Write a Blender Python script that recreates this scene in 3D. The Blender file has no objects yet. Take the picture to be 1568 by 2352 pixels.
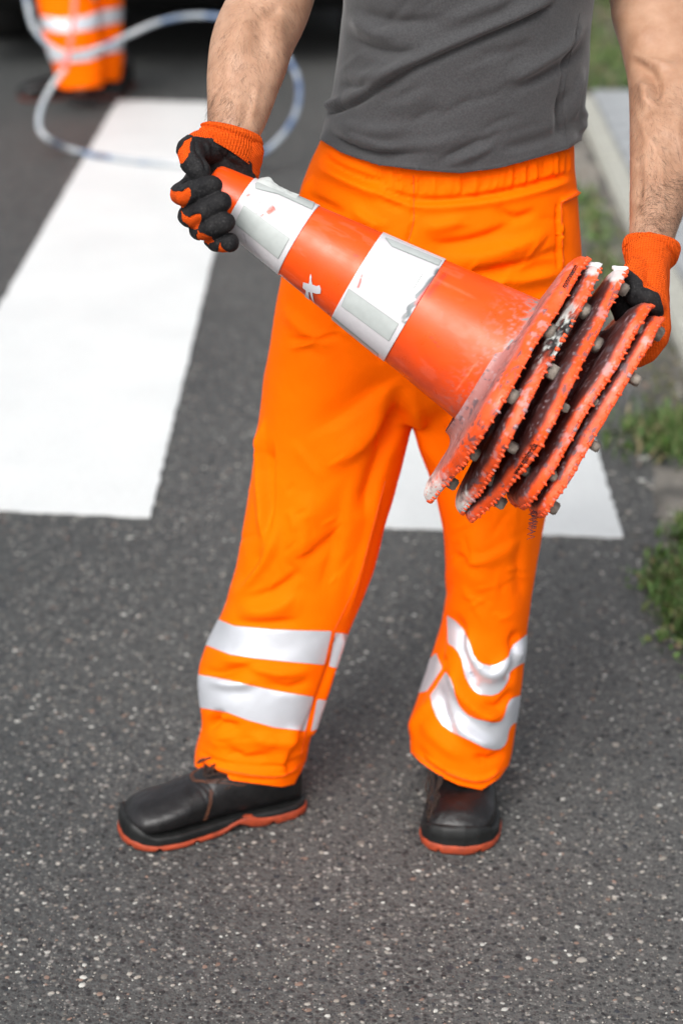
import bpy, bmesh, math, random
import numpy as np
from mathutils import Vector, Matrix
from mathutils.bvhtree import BVHTree
from math import radians as R, pi, sin, cos, tan

random.seed(7); rng = np.random.default_rng(11)
SC = bpy.context.scene
COL = SC.collection

# ------------------------------------------------------------------ camera, sky, sun, exposure
PITCH = R(23.4); FPX = 4573.0; CZ = 1.56
cd = bpy.data.cameras.new('camera'); cam = bpy.data.objects.new('camera', cd); COL.objects.link(cam)
cam.location = (0, 0, CZ); cam.rotation_euler = (R(90) - PITCH, 0, 0)
cd.sensor_fit = 'VERTICAL'; cd.sensor_height = 36; cd.sensor_width = 24; cd.lens = FPX / 2352 * 36
cd.clip_start = 0.05; cd.clip_end = 2000
cd.dof.use_dof = True; cd.dof.focus_distance = 2.36; cd.dof.aperture_fstop = 3.3
SC.camera = cam
SUN_EL, SUN_AZ = R(46), R(-158)      # azimuth: from behind the camera, to its left
w = bpy.data.worlds.new('World'); SC.world = w; w.use_nodes = True
nt = w.node_tree; bg = nt.nodes['Background']
sky = nt.nodes.new('ShaderNodeTexSky'); sky.sky_type = 'NISHITA'; sky.sun_disc = False
sky.sun_elevation = SUN_EL; sky.sun_rotation = SUN_AZ; sky.air_density = 1.0; sky.dust_density = 5.0; sky.ozone_density = 1.0
hs = nt.nodes.new('ShaderNodeHueSaturation'); hs.inputs['Saturation'].default_value = 0.25
nt.links.new(sky.outputs[0], hs.inputs['Color']); nt.links.new(hs.outputs[0], bg.inputs[0]); bg.inputs[1].default_value = 0.148
sl = bpy.data.lights.new('sun', 'SUN'); sl.energy = 1.0; sl.angle = R(32); sl.color = (1, .985, .96)
so = bpy.data.objects.new('sun', sl); COL.objects.link(so)
sd_ = Vector((sin(SUN_AZ) * cos(SUN_EL), cos(SUN_AZ) * cos(SUN_EL), sin(SUN_EL)))
so.rotation_euler = sd_.to_track_quat('Z', 'Y').to_euler(); so.location = (-2, -2, 6)
SC.view_settings.view_transform = 'Standard'; SC.view_settings.look = 'None'
SC.view_settings.gamma = 1; SC.view_settings.exposure = 0.64; SC.view_settings.use_curve_mapping = False
SC.render.engine = 'CYCLES'; SC.cycles.max_bounces = 6

# ------------------------------------------------------------------ coordinates
FW = np.array([0, cos(PITCH), -sin(PITCH)]); UP = np.array([0, sin(PITCH), cos(PITCH)]); RT = np.array([1., 0, 0])
CAM = np.array([0, 0, CZ])
def ray(x, y): return FW * FPX + RT * (x - 784) + UP * (1176 - y)
def W(x, y, Y):
    r = ray(x, y); return CAM + r * (Y / r[1])
def WD(x, y, d): return CAM + ray(x, y) * (d / FPX)
def G(x, y, z=0.):
    r = ray(x, y); return CAM + r * ((z - CZ) / r[2])
def proj(P):
    q = np.asarray(P) - CAM; d = q @ FW
    return 784 + FPX * (q @ RT) / d, 1176 - FPX * (q @ UP) / d, d

# ------------------------------------------------------------------ noise
def _h(i, j, k, s):
    n = (i * 73856093) ^ (j * 19349663) ^ (k * 83492791) ^ (s * 2654435761)
    n = (n ^ (n >> 13)) * 1274126177; n &= 0xffffffff
    return ((n ^ (n >> 16)) & 0xffff) / 65535.0
def vnoise(P, sc, seed=0):
    P = np.asarray(P) * sc; I = np.floor(P).astype(np.int64); f = P - I; f = f * f * (3 - 2 * f)
    r = 0
    for a in (0, 1):
        for b in (0, 1):
            for c in (0, 1):
                wgt = (f[:, 0] if a else 1 - f[:, 0]) * (f[:, 1] if b else 1 - f[:, 1]) * (f[:, 2] if c else 1 - f[:, 2])
                r = r + wgt * _h(I[:, 0] + a, I[:, 1] + b, I[:, 2] + c, seed)
    return r
def fbm(P, sc, octv=4, seed=0, gain=.5):
    r = 0; a = 1; t = 0
    for o in range(octv):
        r = r + a * vnoise(P, sc * 2 ** o, seed + o); t += a; a *= gain
    return r / t
def sstep(a, b, x):
    t = np.clip((x - a) / (b - a), 0, 1); return t * t * (3 - 2 * t)

# ------------------------------------------------------------------ objects
def tag(o, label=None, cat=None, group=None, kind=None):
    if label: o['label'] = label
    if cat: o['category'] = cat
    if group: o['group'] = group
    if kind: o['kind'] = kind
    return o
def link(name, data, parent=None):
    o = bpy.data.objects.new(name, data); COL.objects.link(o)
    if parent is not None:
        o.parent = parent; o.matrix_parent_inverse = parent.matrix_world.inverted()
    return o
def empty(name, loc):
    o = bpy.data.objects.new(name, None); COL.objects.link(o); o.location = loc; o.empty_display_size = .1
    bpy.context.view_layer.update(); return o
def mk(name, v, f, mat, parent=None, smooth=True, col=None):
    me = bpy.data.meshes.new(name)
    me.from_pydata([tuple(map(float, p)) for p in v], [], [tuple(map(int, q)) for q in f]); me.validate()
    if smooth: me.polygons.foreach_set('use_smooth', [True] * len(me.polygons))
    me.materials.append(mat)
    if col is not None:
        c = np.ones((len(v), 4), 'f4'); c[:, :3] = col
        a = me.color_attributes.new('Col', 'FLOAT_COLOR', 'POINT'); a.data.foreach_set('color', c.ravel())
    me.update(); return link(name, me, parent)
def arrays(me):
    n = len(me.vertices); v = np.empty(n * 3); me.vertices.foreach_get('co', v)
    me.calc_loop_triangles(); t = np.empty(len(me.loop_triangles) * 3, 'i4'); me.loop_triangles.foreach_get('vertices', t)
    return v.reshape(-1, 3), t.reshape(-1, 3)
def normals(v, t):
    fn = np.cross(v[t[:, 1]] - v[t[:, 0]], v[t[:, 2]] - v[t[:, 0]]); n = np.zeros_like(v)
    for k in range(3):
        for c in range(3): n[:, c] += np.bincount(t[:, k], fn[:, c], len(v))
    return n / (np.linalg.norm(n, axis=1, keepdims=True) + 1e-12)
class MB:
    def __init__(s): s.v = []; s.f = []
    def add(s, v, f):
        b = len(s.v); s.v += [tuple(p) for p in v]; s.f += [tuple(b + i for i in q) for q in f]
    def rings(s, rings, cap=True, closed=True):
        n = len(rings[0]); b = len(s.v)
        for r in rings: s.v += [tuple(p) for p in r]
        for i in range(len(rings) - 1):
            for j in range(n if closed else n - 1):
                k = (j + 1) % n
                s.f.append((b + i * n + j, b + i * n + k, b + (i + 1) * n + k, b + (i + 1) * n + j))
        if cap:
            for i, rv in ((0, True), (len(rings) - 1, False)):
                c = np.mean(np.array(rings[i]), axis=0); s.v.append(tuple(c)); ci = len(s.v) - 1
                for j in range(n):
                    k = (j + 1) % n; q = (b + i * n + j, b + i * n + k, ci)
                    s.f.append(q[::-1] if rv else q)
    def tube(s, pts, r, n=8, cap=True):
        pts = [Vector(p) for p in pts]; m = len(pts)
        rr = r if hasattr(r, '__len__') else [r] * m
        t0 = (pts[1] - pts[0]).normalized(); u = t0.orthogonal().normalized(); out = []
        for i in range(m):
            t = (pts[min(i + 1, m - 1)] - pts[max(i - 1, 0)])
            t = t.normalized() if t.length > 1e-9 else t0
            u = (u - t * u.dot(t)); u = u.normalized() if u.length > 1e-6 else t.orthogonal().normalized()
            w_ = t.cross(u)
            out.append([tuple(pts[i] + (u * cos(2 * pi * j / n) + w_ * sin(2 * pi * j / n)) * rr[i]) for j in range(n)])
        s.rings(out, cap)
    def ball(s, c, r, sub=2, sq=(1, 1, 1)):
        bm = bmesh.new(); bmesh.ops.create_icosphere(bm, subdivisions=sub, radius=1)
        bm.verts.ensure_lookup_table()
        s.add([(c[0] + p.co.x * r * sq[0], c[1] + p.co.y * r * sq[1], c[2] + p.co.z * r * sq[2]) for p in bm.verts], [[q.index for q in f.verts] for f in bm.faces]); bm.free()
    def chain(s, pts, n=16):
        for p, r in pts: s.ball(p, r, 2)
        for (p, r), (q, r2) in zip(pts, pts[1:]):
            if np.linalg.norm(np.array(p) - np.array(q)) > 1e-5: s.tube([p, q], [r, r2], n)
    def box(s, c, d, rot=None):
        v = []
        for x in (-1, 1):
            for y in (-1, 1):
                for z in (-1, 1):
                    p = Vector((x * d[0] / 2, y * d[1] / 2, z * d[2] / 2))
                    if rot is not None: p = rot @ p
                    v.append(tuple(p + Vector(c)))
        s.add(v, [(0, 1, 3, 2), (4, 6, 7, 5), (0, 4, 5, 1), (2, 3, 7, 6), (0, 2, 6, 4), (1, 5, 7, 3)])
    def build(s, name, mat, parent=None, smooth=True): return mk(name, s.v, s.f, mat, parent, smooth)
def remesh(mb, vox, smooth=6, fac=.5):
    me = bpy.data.meshes.new('t'); me.from_pydata(mb.v, [], mb.f); me.validate()
    bm = bmesh.new(); bm.from_mesh(me); bmesh.ops.recalc_face_normals(bm, faces=bm.faces); bm.to_mesh(me); bm.free()
    o = link('t', me); m = o.modifiers.new('r', 'REMESH'); m.mode = 'VOXEL'; m.voxel_size = vox
    if smooth:
        k = o.modifiers.new('s', 'SMOOTH'); k.iterations = smooth; k.factor = fac
    bpy.context.view_layer.update()
    e = o.evaluated_get(bpy.context.evaluated_depsgraph_get()); m2 = e.to_mesh(); v, t = arrays(m2); e.to_mesh_clear()
    bpy.data.objects.remove(o); bpy.data.meshes.remove(me); return v.copy(), t.copy()
def clip(v, t, f):
    """keep the part of the triangle mesh where the per-vertex field is positive; exact straight cuts"""
    f = np.where(np.abs(f) < 1e-7, 1e-7, f); pos = f[t] > 0; c = pos.sum(1); out = [t[c == 3]]
    nv = []; cache = {}; new = []
    def cut(a, b):
        k = (a, b) if a < b else (b, a)
        if k not in cache:
            s = f[a] / (f[a] - f[b]); nv.append(v[a] * (1 - s) + v[b] * s); cache[k] = len(v) + len(nv) - 1
        return cache[k]
    for tri in t[(c == 1) | (c == 2)].tolist():
        q = []
        for i in range(3):
            a, b = tri[i], tri[(i + 1) % 3]
            if f[a] > 0: q.append(a)
            if (f[a] > 0) != (f[b] > 0): q.append(cut(a, b))
        for i in range(1, len(q) - 1): new.append((q[0], q[i], q[i + 1]))
    V = np.vstack([v, np.array(nv)]) if nv else v
    if new: out.append(np.array(new))
    T = np.vstack(out).astype(int); used = np.unique(T); mp = -np.ones(len(V), int); mp[used] = np.arange(len(used))
    return V[used], mp[T], used
def poly_sd(px, py, poly):
    """signed distance to a closed polygon, positive inside"""
    P = np.array(poly, float); n = len(P); d = np.full(len(px), 1e9); ins = np.zeros(len(px), bool)
    for i in range(n):
        a = P[i]; b = P[(i + 1) % n]; e = b - a; wx = px - a[0]; wy = py - a[1]
        t = np.clip((wx * e[0] + wy * e[1]) / (e @ e + 1e-9), 0, 1)
        d = np.minimum(d, np.hypot(wx - t * e[0], wy - t * e[1]))
        c = ((a[1] > py) != (b[1] > py))
        xi = (b[0] - a[0]) * (py - a[1]) / (b[1] - a[1] + 1e-12) + a[0]
        ins ^= c & (px < xi)
    return np.where(ins, d, -d)
def smooth_line(pts, n=6):
    P = [np.array(p, float) for p in pts]; out = []
    if len(P) < 3: return P
    for i in range(len(P) - 1):
        a = P[max(i - 1, 0)]; b = P[i]; c = P[i + 1]; d = P[min(i + 2, len(P) - 1)]
        for k in range(n):
            t = k / n
            out.append(.5 * ((2 * b) + (c - a) * t + (2 * a - 5 * b + 4 * c - d) * t * t + (3 * b - a - 3 * c + d) * t ** 3))
    out.append(P[-1]); return out
def stroke(px, py, pts, wl, wr=None, taper=.35):
    """fold profile in [0,1] along a line: wl / wr widths on its left and right side"""
    wr = wr or wl; P = smooth_line(pts, 4); L = sum(np.linalg.norm(b - a) for a, b in zip(P, P[1:]))
    best = np.full(len(px), 1e9); sg = np.zeros(len(px)); tt = np.zeros(len(px)); acc = 0
    for a, b in zip(P, P[1:]):
        e = b - a; l = np.linalg.norm(e); wx = px - a[0]; wy = py - a[1]
        t = np.clip((wx * e[0] + wy * e[1]) / (l * l + 1e-9), 0, 1)
        d = np.hypot(wx - t * e[0], wy - t * e[1]); m = d < best
        best[m] = d[m]; sg[m] = (e[0] * wy - e[1] * wx)[m]; tt[m] = ((acc + t * l) / L)[m]; acc += l
    wd = np.where(sg > 0, wr, wl)
    ends = sstep(0, taper, tt) * sstep(0, taper, 1 - tt) if taper > 0 else 1
    return np.exp(-(best / wd) ** 2) * ends
def folds(v, t, strokes, both=False):
    n = normals(v, t); px, py, d = proj(v); view = (v - CAM); view /= np.linalg.norm(view, axis=1, keepdims=True)
    fr = sstep(-.35, .15, -(n * view).sum(1)); h = np.zeros(len(v))
    for s in strokes:
        pts, amp, wl = s[0], s[1], s[2]; wr = s[3] if len(s) > 3 else None; tp = s[4] if len(s) > 4 else .35
        h += amp * .001 * stroke(px, py, pts, wl, wr, tp)
    return v + n * (h * fr)[:, None]
def relax(v, t, it=2, fac=.5):
    e = np.unique(np.sort(np.vstack([t[:, [0, 1]], t[:, [1, 2]], t[:, [2, 0]]]), axis=1), axis=0); n = len(v)
    deg = np.bincount(e.ravel(), minlength=n).astype(float)
    for _ in range(it):
        s = np.zeros_like(v)
        for c in range(3): s[:, c] = np.bincount(e[:, 0], v[e[:, 1], c], n) + np.bincount(e[:, 1], v[e[:, 0], c], n)
        v = v + fac * (s / np.maximum(deg, 1)[:, None] - v)
    return v
def solid(o, th, off=-1):
    m = o.modifiers.new('thickness', 'SOLIDIFY'); m.thickness = th; m.offset = off; return o
def loft_rows(mb, rows, n=48, ex=2.2, sub=4, cap=True):
    """rows (y, xl, xr, Yc, b): horizontal rings whose sides meet the outline at plane Yc; b half depth"""
    A = np.array(rows, float); k = np.arange(len(A)); q = np.linspace(0, len(A) - 1, (len(A) - 1) * sub + 1)
    B = np.array([np.interp(q, k, A[:, c]) for c in range(5)]).T
    ker = np.array([.25, .5, .25])
    for _ in range(2):
        C = B.copy()
        for c in range(5): C[1:-1, c] = np.convolve(B[:, c], ker, 'valid')
        B = C
    rings = []
    for y, xl, xr, Yc, b in B:
        p0 = W(xl, y, Yc); p1 = W(xr, y, Yc); c = (p0 + p1) / 2; a = abs(p1[0] - p0[0]) / 2; r = []
        for j in range(n):
            th = 2 * pi * j / n; cx, sy = cos(th), sin(th)
            r.append((c[0] + a * abs(cx) ** (2 / ex) * (1 if cx > 0 else -1), Yc + b * abs(sy) ** (2 / ex) * (1 if sy > 0 else -1), c[2]))
        rings.append(r)
    mb.rings(rings, cap)
def drape(bvh, pts, off, n=10, from_cam=True):
    """drop a line seen from the camera onto a surface: 3D points on it"""
    out = []
    for p in smooth_line(pts, n):
        d = Vector(ray(p[0], p[1])).normalized(); h = bvh.ray_cast(Vector(CAM), d)
        if h[0] is not None: out.append(h[0] + (h[1] if h[1].dot(d) < 0 else -h[1]) * off)
    return out

# ------------------------------------------------------------------ materials
class NT:
    def __init__(s, name):
        s.m = bpy.data.materials.new(name); s.m.use_nodes = True; s.t = s.m.node_tree
        s.b = s.t.nodes['Principled BSDF']; s.o = s.t.nodes['Material Output']
    def n(s, ty, **kw):
        x = s.t.nodes.new('ShaderNode' + ty)
        for k, v in kw.items():
            if k[0] == '_': setattr(x, k[1:], v)
            else: x.inputs[k.replace('_', ' ')].default_value = v
        return x
    def l(s, a, b): s.t.links.new(a, b)
    def crd(s): return s.n('TexCoord').outputs['Object']
    def noise(s, scale, detail=4, rough=.55, vec=None, dist=0):
        x = s.n('TexNoise', Scale=scale, Detail=detail, Roughness=rough, Distortion=dist); s.l(vec or s.crd(), x.inputs['Vector']); return x.outputs['Fac']
    def ramp(s, fac, stops):
        x = s.n('ValToRGB'); e = x.color_ramp.elements
        while len(e) < len(stops): e.new(.5)
        for i, (p, c) in enumerate(stops):
            e[i].position = p; e[i].color = (c, c, c, 1) if not hasattr(c, '__len__') else (*c, 1)
        s.l(fac, x.inputs[0]); return x.outputs[0]
    def mix(s, fac, a, b, mode='MIX'):
        x = s.n('Mix', _data_type='RGBA', _blend_type=mode)
        for v, i in ((fac, 0), (a, 6), (b, 7)):
            if hasattr(v, 'links'): s.l(v, x.inputs[i])
            elif hasattr(v, '__len__'): x.inputs[i].default_value = (*v, 1)
            else: x.inputs[i].default_value = v
        return x.outputs[2]
    def bump(s, h, strength, dist, prev=None):
        x = s.n('Bump', Strength=strength, Distance=dist); s.l(h, x.inputs['Height'])
        if prev: s.l(prev, x.inputs['Normal'])
        return x.outputs[0]
    def fin(s, color=None, rough=None, normal=None, **kw):
        for v, k in ((color, 'Base Color'), (rough, 'Roughness'), (normal, 'Normal')):
            if v is None: continue
            if hasattr(v, 'links'): s.l(v, s.b.inputs[k])
            else: s.b.inputs[k].default_value = (*v, 1) if hasattr(v, '__len__') else v
        for k, v in kw.items(): s.b.inputs[k.replace('_', ' ')].default_value = v
        return s.m
def simple(name, c, rough=.6, nscale=60, namt=.12, bscale=0, bstr=.3, bd=.001, **kw):
    m = NT(name); f = m.noise(nscale, 5)
    lo = tuple(x * (1 - namt) for x in c); hi = tuple(min(x * (1 + namt), 1) for x in c)
    nrm = m.bump(m.noise(bscale, 3), bstr, bd) if bscale else None
    return m.fin(m.ramp(f, [(.3, lo), (.7, hi)]), rough, nrm, **kw)

def mat_cloth_orange():
    m = NT('fluorescent_cloth'); c = m.crd()
    a = m.ramp(m.noise(7, 4), [(.3, (1.0, .130, .0)), (.7, (1.0, .150, .0))])
    wv = m.noise(900, 2, .5); big = m.noise(34, 5, .62, None, 1.2)
    n1 = m.bump(big, .22, .0045); n2 = m.bump(wv, .12, .0006, n1)
    return m.fin(a, .7, n2, Specular_IOR_Level=.04)
def mat_shirt():
    m = NT('grey_jersey')
    a = m.ramp(m.noise(420, 3, .6), [(.3, (.036, .036, .038)), (.7, (.058, .058, .060))])
    n2 = m.bump(m.noise(700, 2), .25, .0008, m.bump(m.noise(24, 4), .25, .006))
    return m.fin(a, .9, n2, Sheen_Weight=.25, Specular_IOR_Level=.2)
def mat_skin():
    m = NT('skin')
    a = m.ramp(m.noise(26, 5, .6), [(.28, (.305, .160, .095)), (.5, (.375, .212, .133)), (.72, (.44, .265, .175))])
    a = m.mix(m.ramp(m.noise(150, 3), [(.6, 0.), (.8, .25)]), a, (.42, .22, .15))
    n2 = m.bump(m.noise(420, 4, .7), .35, .0009, m.bump(m.noise(45, 3), .2, .003))
    x = m.fin(a, .5, n2, Specular_IOR_Level=.4, Subsurface_Weight=.12, Subsurface_Scale=.01)
    m.b.inputs['Subsurface Radius'].default_value = (1, .35, .2); return x
def mat_knit(name, col, sx, ang=0):
    m = NT(name); mp = m.n('Mapping'); mp.inputs['Rotation'].default_value = (0, ang, 0); m.l(m.crd(), mp.inputs[0])
    wv = m.n('TexWave', Scale=sx, Distortion=1.2, Detail=2); wv.bands_direction = 'X'; m.l(mp.outputs[0], wv.inputs['Vector'])
    w2 = m.n('TexWave', Scale=sx * 1.1, Distortion=1.5); w2.bands_direction = 'Z'; m.l(mp.outputs[0], w2.inputs['Vector'])
    h = m.mix(.4, wv.outputs[0], w2.outputs[0])
    a = m.mix(m.ramp(h, [(.15, .85), (.55, 0.)]), col, tuple(x * .38 for x in col))
    a = m.mix(m.ramp(m.noise(300, 3), [(.5, 0.), (.8, .3)]), a, tuple(min(1, x * 1.15 + .02) for x in col))
    return m.fin(a, .95, m.bump(h, .9, .0014), Specular_IOR_Level=.08)
def mat_latex():
    m = NT('black_latex'); f = m.noise(330, 3, .7); g = m.noise(60, 4)
    a = m.ramp(g, [(.35, (.005, .005, .006)), (.7, (.012, .0115, .012))])
    a = m.mix(m.ramp(m.noise(420, 3, .7), [(.54, 0.), (.70, .5)]), a, (.06, .057, .057))
    return m.fin(a, .72, m.bump(f, .7, .0012, m.bump(g, .3, .003)), Specular_IOR_Level=.22)
def mat_reflective():
    m = NT('reflective_tape')
    a = m.ramp(m.noise(9, 4), [(.3, (.58, .60, .64)), (.7, (.66, .68, .73))])
    return m.fin(a, .42, m.bump(m.noise(500, 2), .1, .0005, m.bump(m.noise(20, 3), .25, .005)), Metallic=.45, Specular_IOR_Level=.4)
def mat_vcol(name, rough, bs=0, bstr=.3, bd=.001, **kw):
    m = NT(name); a = m.n('Attribute', _attribute_name='Col').outputs['Color']
    nrm = m.bump(m.noise(bs, 4, .65), bstr, bd) if bs else None
    rg = m.ramp(m.noise(40, 4), [(.35, rough * .8), (.7, min(1, rough * 1.3))])
    return m.fin(a, rg, nrm, **kw)
def mat_asphalt():
    m = NT('asphalt'); c = m.crd()
    a = m.ramp(m.noise(.9, 5, .6), [(.3, (.038, .042, .042)), (.7, (.053, .058, .058))])
    a = m.mix(m.ramp(m.noise(9, 4, .6), [(.35, .0), (.75, .5)]), a, (.030, .033, .034))
    mp = m.n('Mapping'); mp.inputs['Rotation'].default_value = (0, 0, -KANG); m.l(c, mp.inputs[0]); sx = m.n('SeparateXYZ'); m.l(mp.outputs[0], sx.inputs[0])
    ad = m.n('Math', _operation='ADD'); m.l(sx.outputs[0], ad.inputs[0]); ad.inputs[1].default_value = KOFF
    dn = m.n('Math', _operation='MULTIPLY_ADD'); m.l(m.noise(1.3, 4), dn.inputs[0]); dn.inputs[1].default_value = .8; m.l(ad.outputs[0], dn.inputs[2])
    a = m.mix(m.ramp(dn.outputs[0], [(.05, 0.), (.62, .75)]), a, (.088, .087, .083))
    for sc, pr, col in ((300, .8, None), (125, .8, None)):
        v = m.n('TexVoronoi', Scale=sc, Randomness=1); m.l(c, v.inputs['Vector'])
        sp = m.n('SeparateColor'); m.l(v.outputs['Color'], sp.inputs[0])
        tone = m.ramp(sp.outputs[0], [(0, (.003, .003, .004)), (.3, (.016, .016, .017)), (.7, (.049, .052, .051)), (.88, (.110, .111, .104)), (1, (.36, .345, .32))])
        edge = m.ramp(v.outputs['Distance'], [(.25, 1.), (.55, .0)])
        mk_ = m.n('Math', _operation='MULTIPLY'); m.l(edge, mk_.inputs[0]); mk_.inputs[1].default_value = pr
        a = m.mix(mk_.outputs[0], a, tone)
        if sc == 125: vd = v.outputs['Distance']
        else: vs = v.outputs['Distance']
    nb = m.bump(vs, .5, -.0015, m.bump(vd, .6, -.003, m.bump(m.noise(30, 4), .4, .004)))
    return m.fin(a, .7, nb, Specular_IOR_Level=.5)
def mat_paint():
    m = NT('road_paint'); c = m.crd()
    a = m.ramp(m.noise(3, 5), [(.3, (.56, .58, .58)), (.7, (.63, .65, .645))])
    a = m.mix(m.ramp(m.noise(160, 3, .7), [(.56, 0.), (.68, .45)]), a, (.40, .41, .405))
    a = m.mix(m.ramp(m.noise(22, 5, .8), [(.69, 0.), (.76, .6)]), a, (.42, .41, .38))
    nb = m.bump(m.noise(240, 4, .7), .5, .002, m.bump(m.noise(60, 3), .4, .003))
    return m.fin(a, .6, nb)
M = {}
_a, _b = G(1339, 310), G(1544, 792)
KANG = math.atan2((_b - _a)[1], (_b - _a)[0]) + pi / 2
KOFF = 1.0 - float(_a @ np.array([cos(KANG), sin(KANG), 0]))     # 1 at the kerb line, falling by 1 per metre into the road
M['cloth'] = mat_cloth_orange(); M['shirt'] = mat_shirt(); M['skin'] = mat_skin()
M['knit'] = mat_knit('orange_knit', (.80, .095, .008), 160, .5); M['latex'] = mat_latex(); M['tape'] = mat_reflective()
M['knit2'] = mat_knit('orange_knit_fine', (.80, .10, .008), 170, 0)
M['asphalt'] = mat_asphalt(); M['paint'] = mat_paint()
M['cone'] = mat_vcol('cone_plastic', .34, 260, .08, .0008, Specular_IOR_Level=.38)
M['base'] = mat_vcol('recycled_plastic', .42, 120, .45, .0022, Specular_IOR_Level=.45)
M['sleeve'] = mat_vcol('white_reflective_sleeve', .4, 300, .08, .0005)
M['hair'] = simple('arm_hair', (.035, .02, .014), .6)
M['leather'] = simple('black_leather', (.0075, .007, .0075), .4, 30, .5, 60, .6, .0025, Specular_IOR_Level=.4)
M['rubber'] = simple('black_rubber', (.009, .0095, .0095), .5, 50, .4, 200, .3, .001, Specular_IOR_Level=.3)
M['sole'] = simple('orange_sole', (.30, .040, .010), .7, 60, .3, 150, .4, .001)
M['stitch'] = simple('tan_stitching', (.16, .055, .025), .8)
M['lace'] = simple('brown_laces', (.022, .010, .006), .9, 300, .8)
M['lug'] = simple('grey_rubber_lug', (.25, .215, .18), .8, 90, .4, 200, .5, .0015)
M['thread'] = simple('dark_thread', (.05, .02, .035), .9)
M['kerb'] = simple('kerb_concrete', (.33, .33, .29), .9, 35, .18, 220, .5, .002)
M['paver'] = simple('paving_concrete', (.27, .285, .295), .9, 20, .15, 200, .4, .002)
M['soil'] = simple('soil', (.10, .085, .065), .95, 12, .5, 90, .8, .01)
M['vanpaint'] = simple('dark_paint', (.012, .013, .015), .3, 10, .2)
M['tyre'] = simple('tyre_rubber', (.018, .018, .018), .85)
M['metal'] = simple('wheel_metal', (.18, .18, .19), .4, Metallic=.8)
M['glass'] = simple('dark_glass', (.01, .012, .013), .08)
M['lens'] = simple('red_lens', (.35, .01, .01), .2)
M['plate'] = simple('plate_white', (.75, .75, .75), .5)
M['dark'] = simple('seam_dark', (.72, .085, .0), .7)
M['shirtseam'] = simple('shirt_seam', (.04, .04, .042), .9)
M['sole2'] = simple('dark_red_sole', (.10, .018, .010), .7)
# ================================================================== ground
bm_ = MB(); bm_.add([(-150, -60, 0), (150, -60, 0), (150, 300, 0), (-150, 300, 0)], [(0, 1, 2, 3)])
road = bm_.build('road', M['asphalt'], None, False); tag(road, 'dark grey asphalt road with pale stone specks', kind='structure')
# aggregate: pale, pinkish and dark stones pressed into the surface
def pebbles(n, xr, yr, smin, smax, cols, seed, inside=None):
    rg = np.random.default_rng(seed); V = []; F = []; C = []
    base = [(1, 0, 0), (.5, .87, 0), (-.5, .87, 0), (-1, 0, 0), (-.5, -.87, 0), (.5, -.87, 0), (.5, .35, .6), (-.5, .3, .65), (.05, -.55, .55)]
    fc = [(0, 1, 6), (1, 2, 7), (1, 7, 6), (2, 3, 7), (3, 4, 8), (3, 8, 7), (4, 5, 8), (5, 0, 6), (5, 6, 8), (6, 7, 8)]
    bs = np.array(base); k = 0
    while k < n:
        u = rg.random(); y = yr[0] + (yr[1] - yr[0]) * u; hw = xr * y / 2.6
        x = rg.uniform(-hw, hw)
        if inside and not inside(x, y): k += 1; continue
        s = smin + (smax - smin) * rg.random() ** 3.2; a = rg.uniform(0, pi); st = rg.uniform(.55, 1)
        q = bs * (1 + rg.uniform(-.22, .22, bs.shape)) * np.array([s, s * st, .0022 * rg.uniform(.3, 1)])
        ca, sa = cos(a), sin(a); q = np.column_stack([q[:, 0] * ca - q[:, 1] * sa + x, q[:, 0] * sa + q[:, 1] * ca + y, q[:, 2] + .0002])
        b = len(V); V += q.tolist(); F += [tuple(b + i for i in f) for f in fc]
        c = cols[rg.integers(len(cols))]; j = rg.uniform(.75, 1.15); C += [tuple(min(1, ch * j) for ch in c)] * 9; k += 1
    return V, F, C
pale = [(.33, .31, .275), (.24, .22, .19), (.17, .155, .135), (.14, .13, .115), (.20, .135, .105), (.40, .40, .37), (.11, .105, .1), (.09, .085, .08)]
darkc = [(.012, .012, .013), (.02, .019, .02), (.03, .030, .034), (.02, .024, .03)]
M['stone'] = mat_vcol('aggregate_stone', .7, 300, .3, .001)
E = lambda a, b: (np.array(a), np.array(b))
V, F, C = pebbles(26000, 1.0, (1.7, 4.6), .0011, .0048, pale, 3)
V2, F2, C2 = pebbles(11000, 1.0, (1.7, 4.6), .0015, .006, darkc, 5); b0 = len(V)
V += V2; F += [tuple(b0 + i for i in f) for f in F2]; C += C2
V3, F3, C3 = pebbles(260, .9, (1.8, 4.4), .0035, .0085, pale[:6], 8); b0 = len(V)
V += V3; F += [tuple(b0 + i for i in f) for f in F3]; C += C3
o = mk('embedded_stones', V, F, M['stone'], road, True, np.array(C)); o['kind'] = 'stuff'

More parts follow.
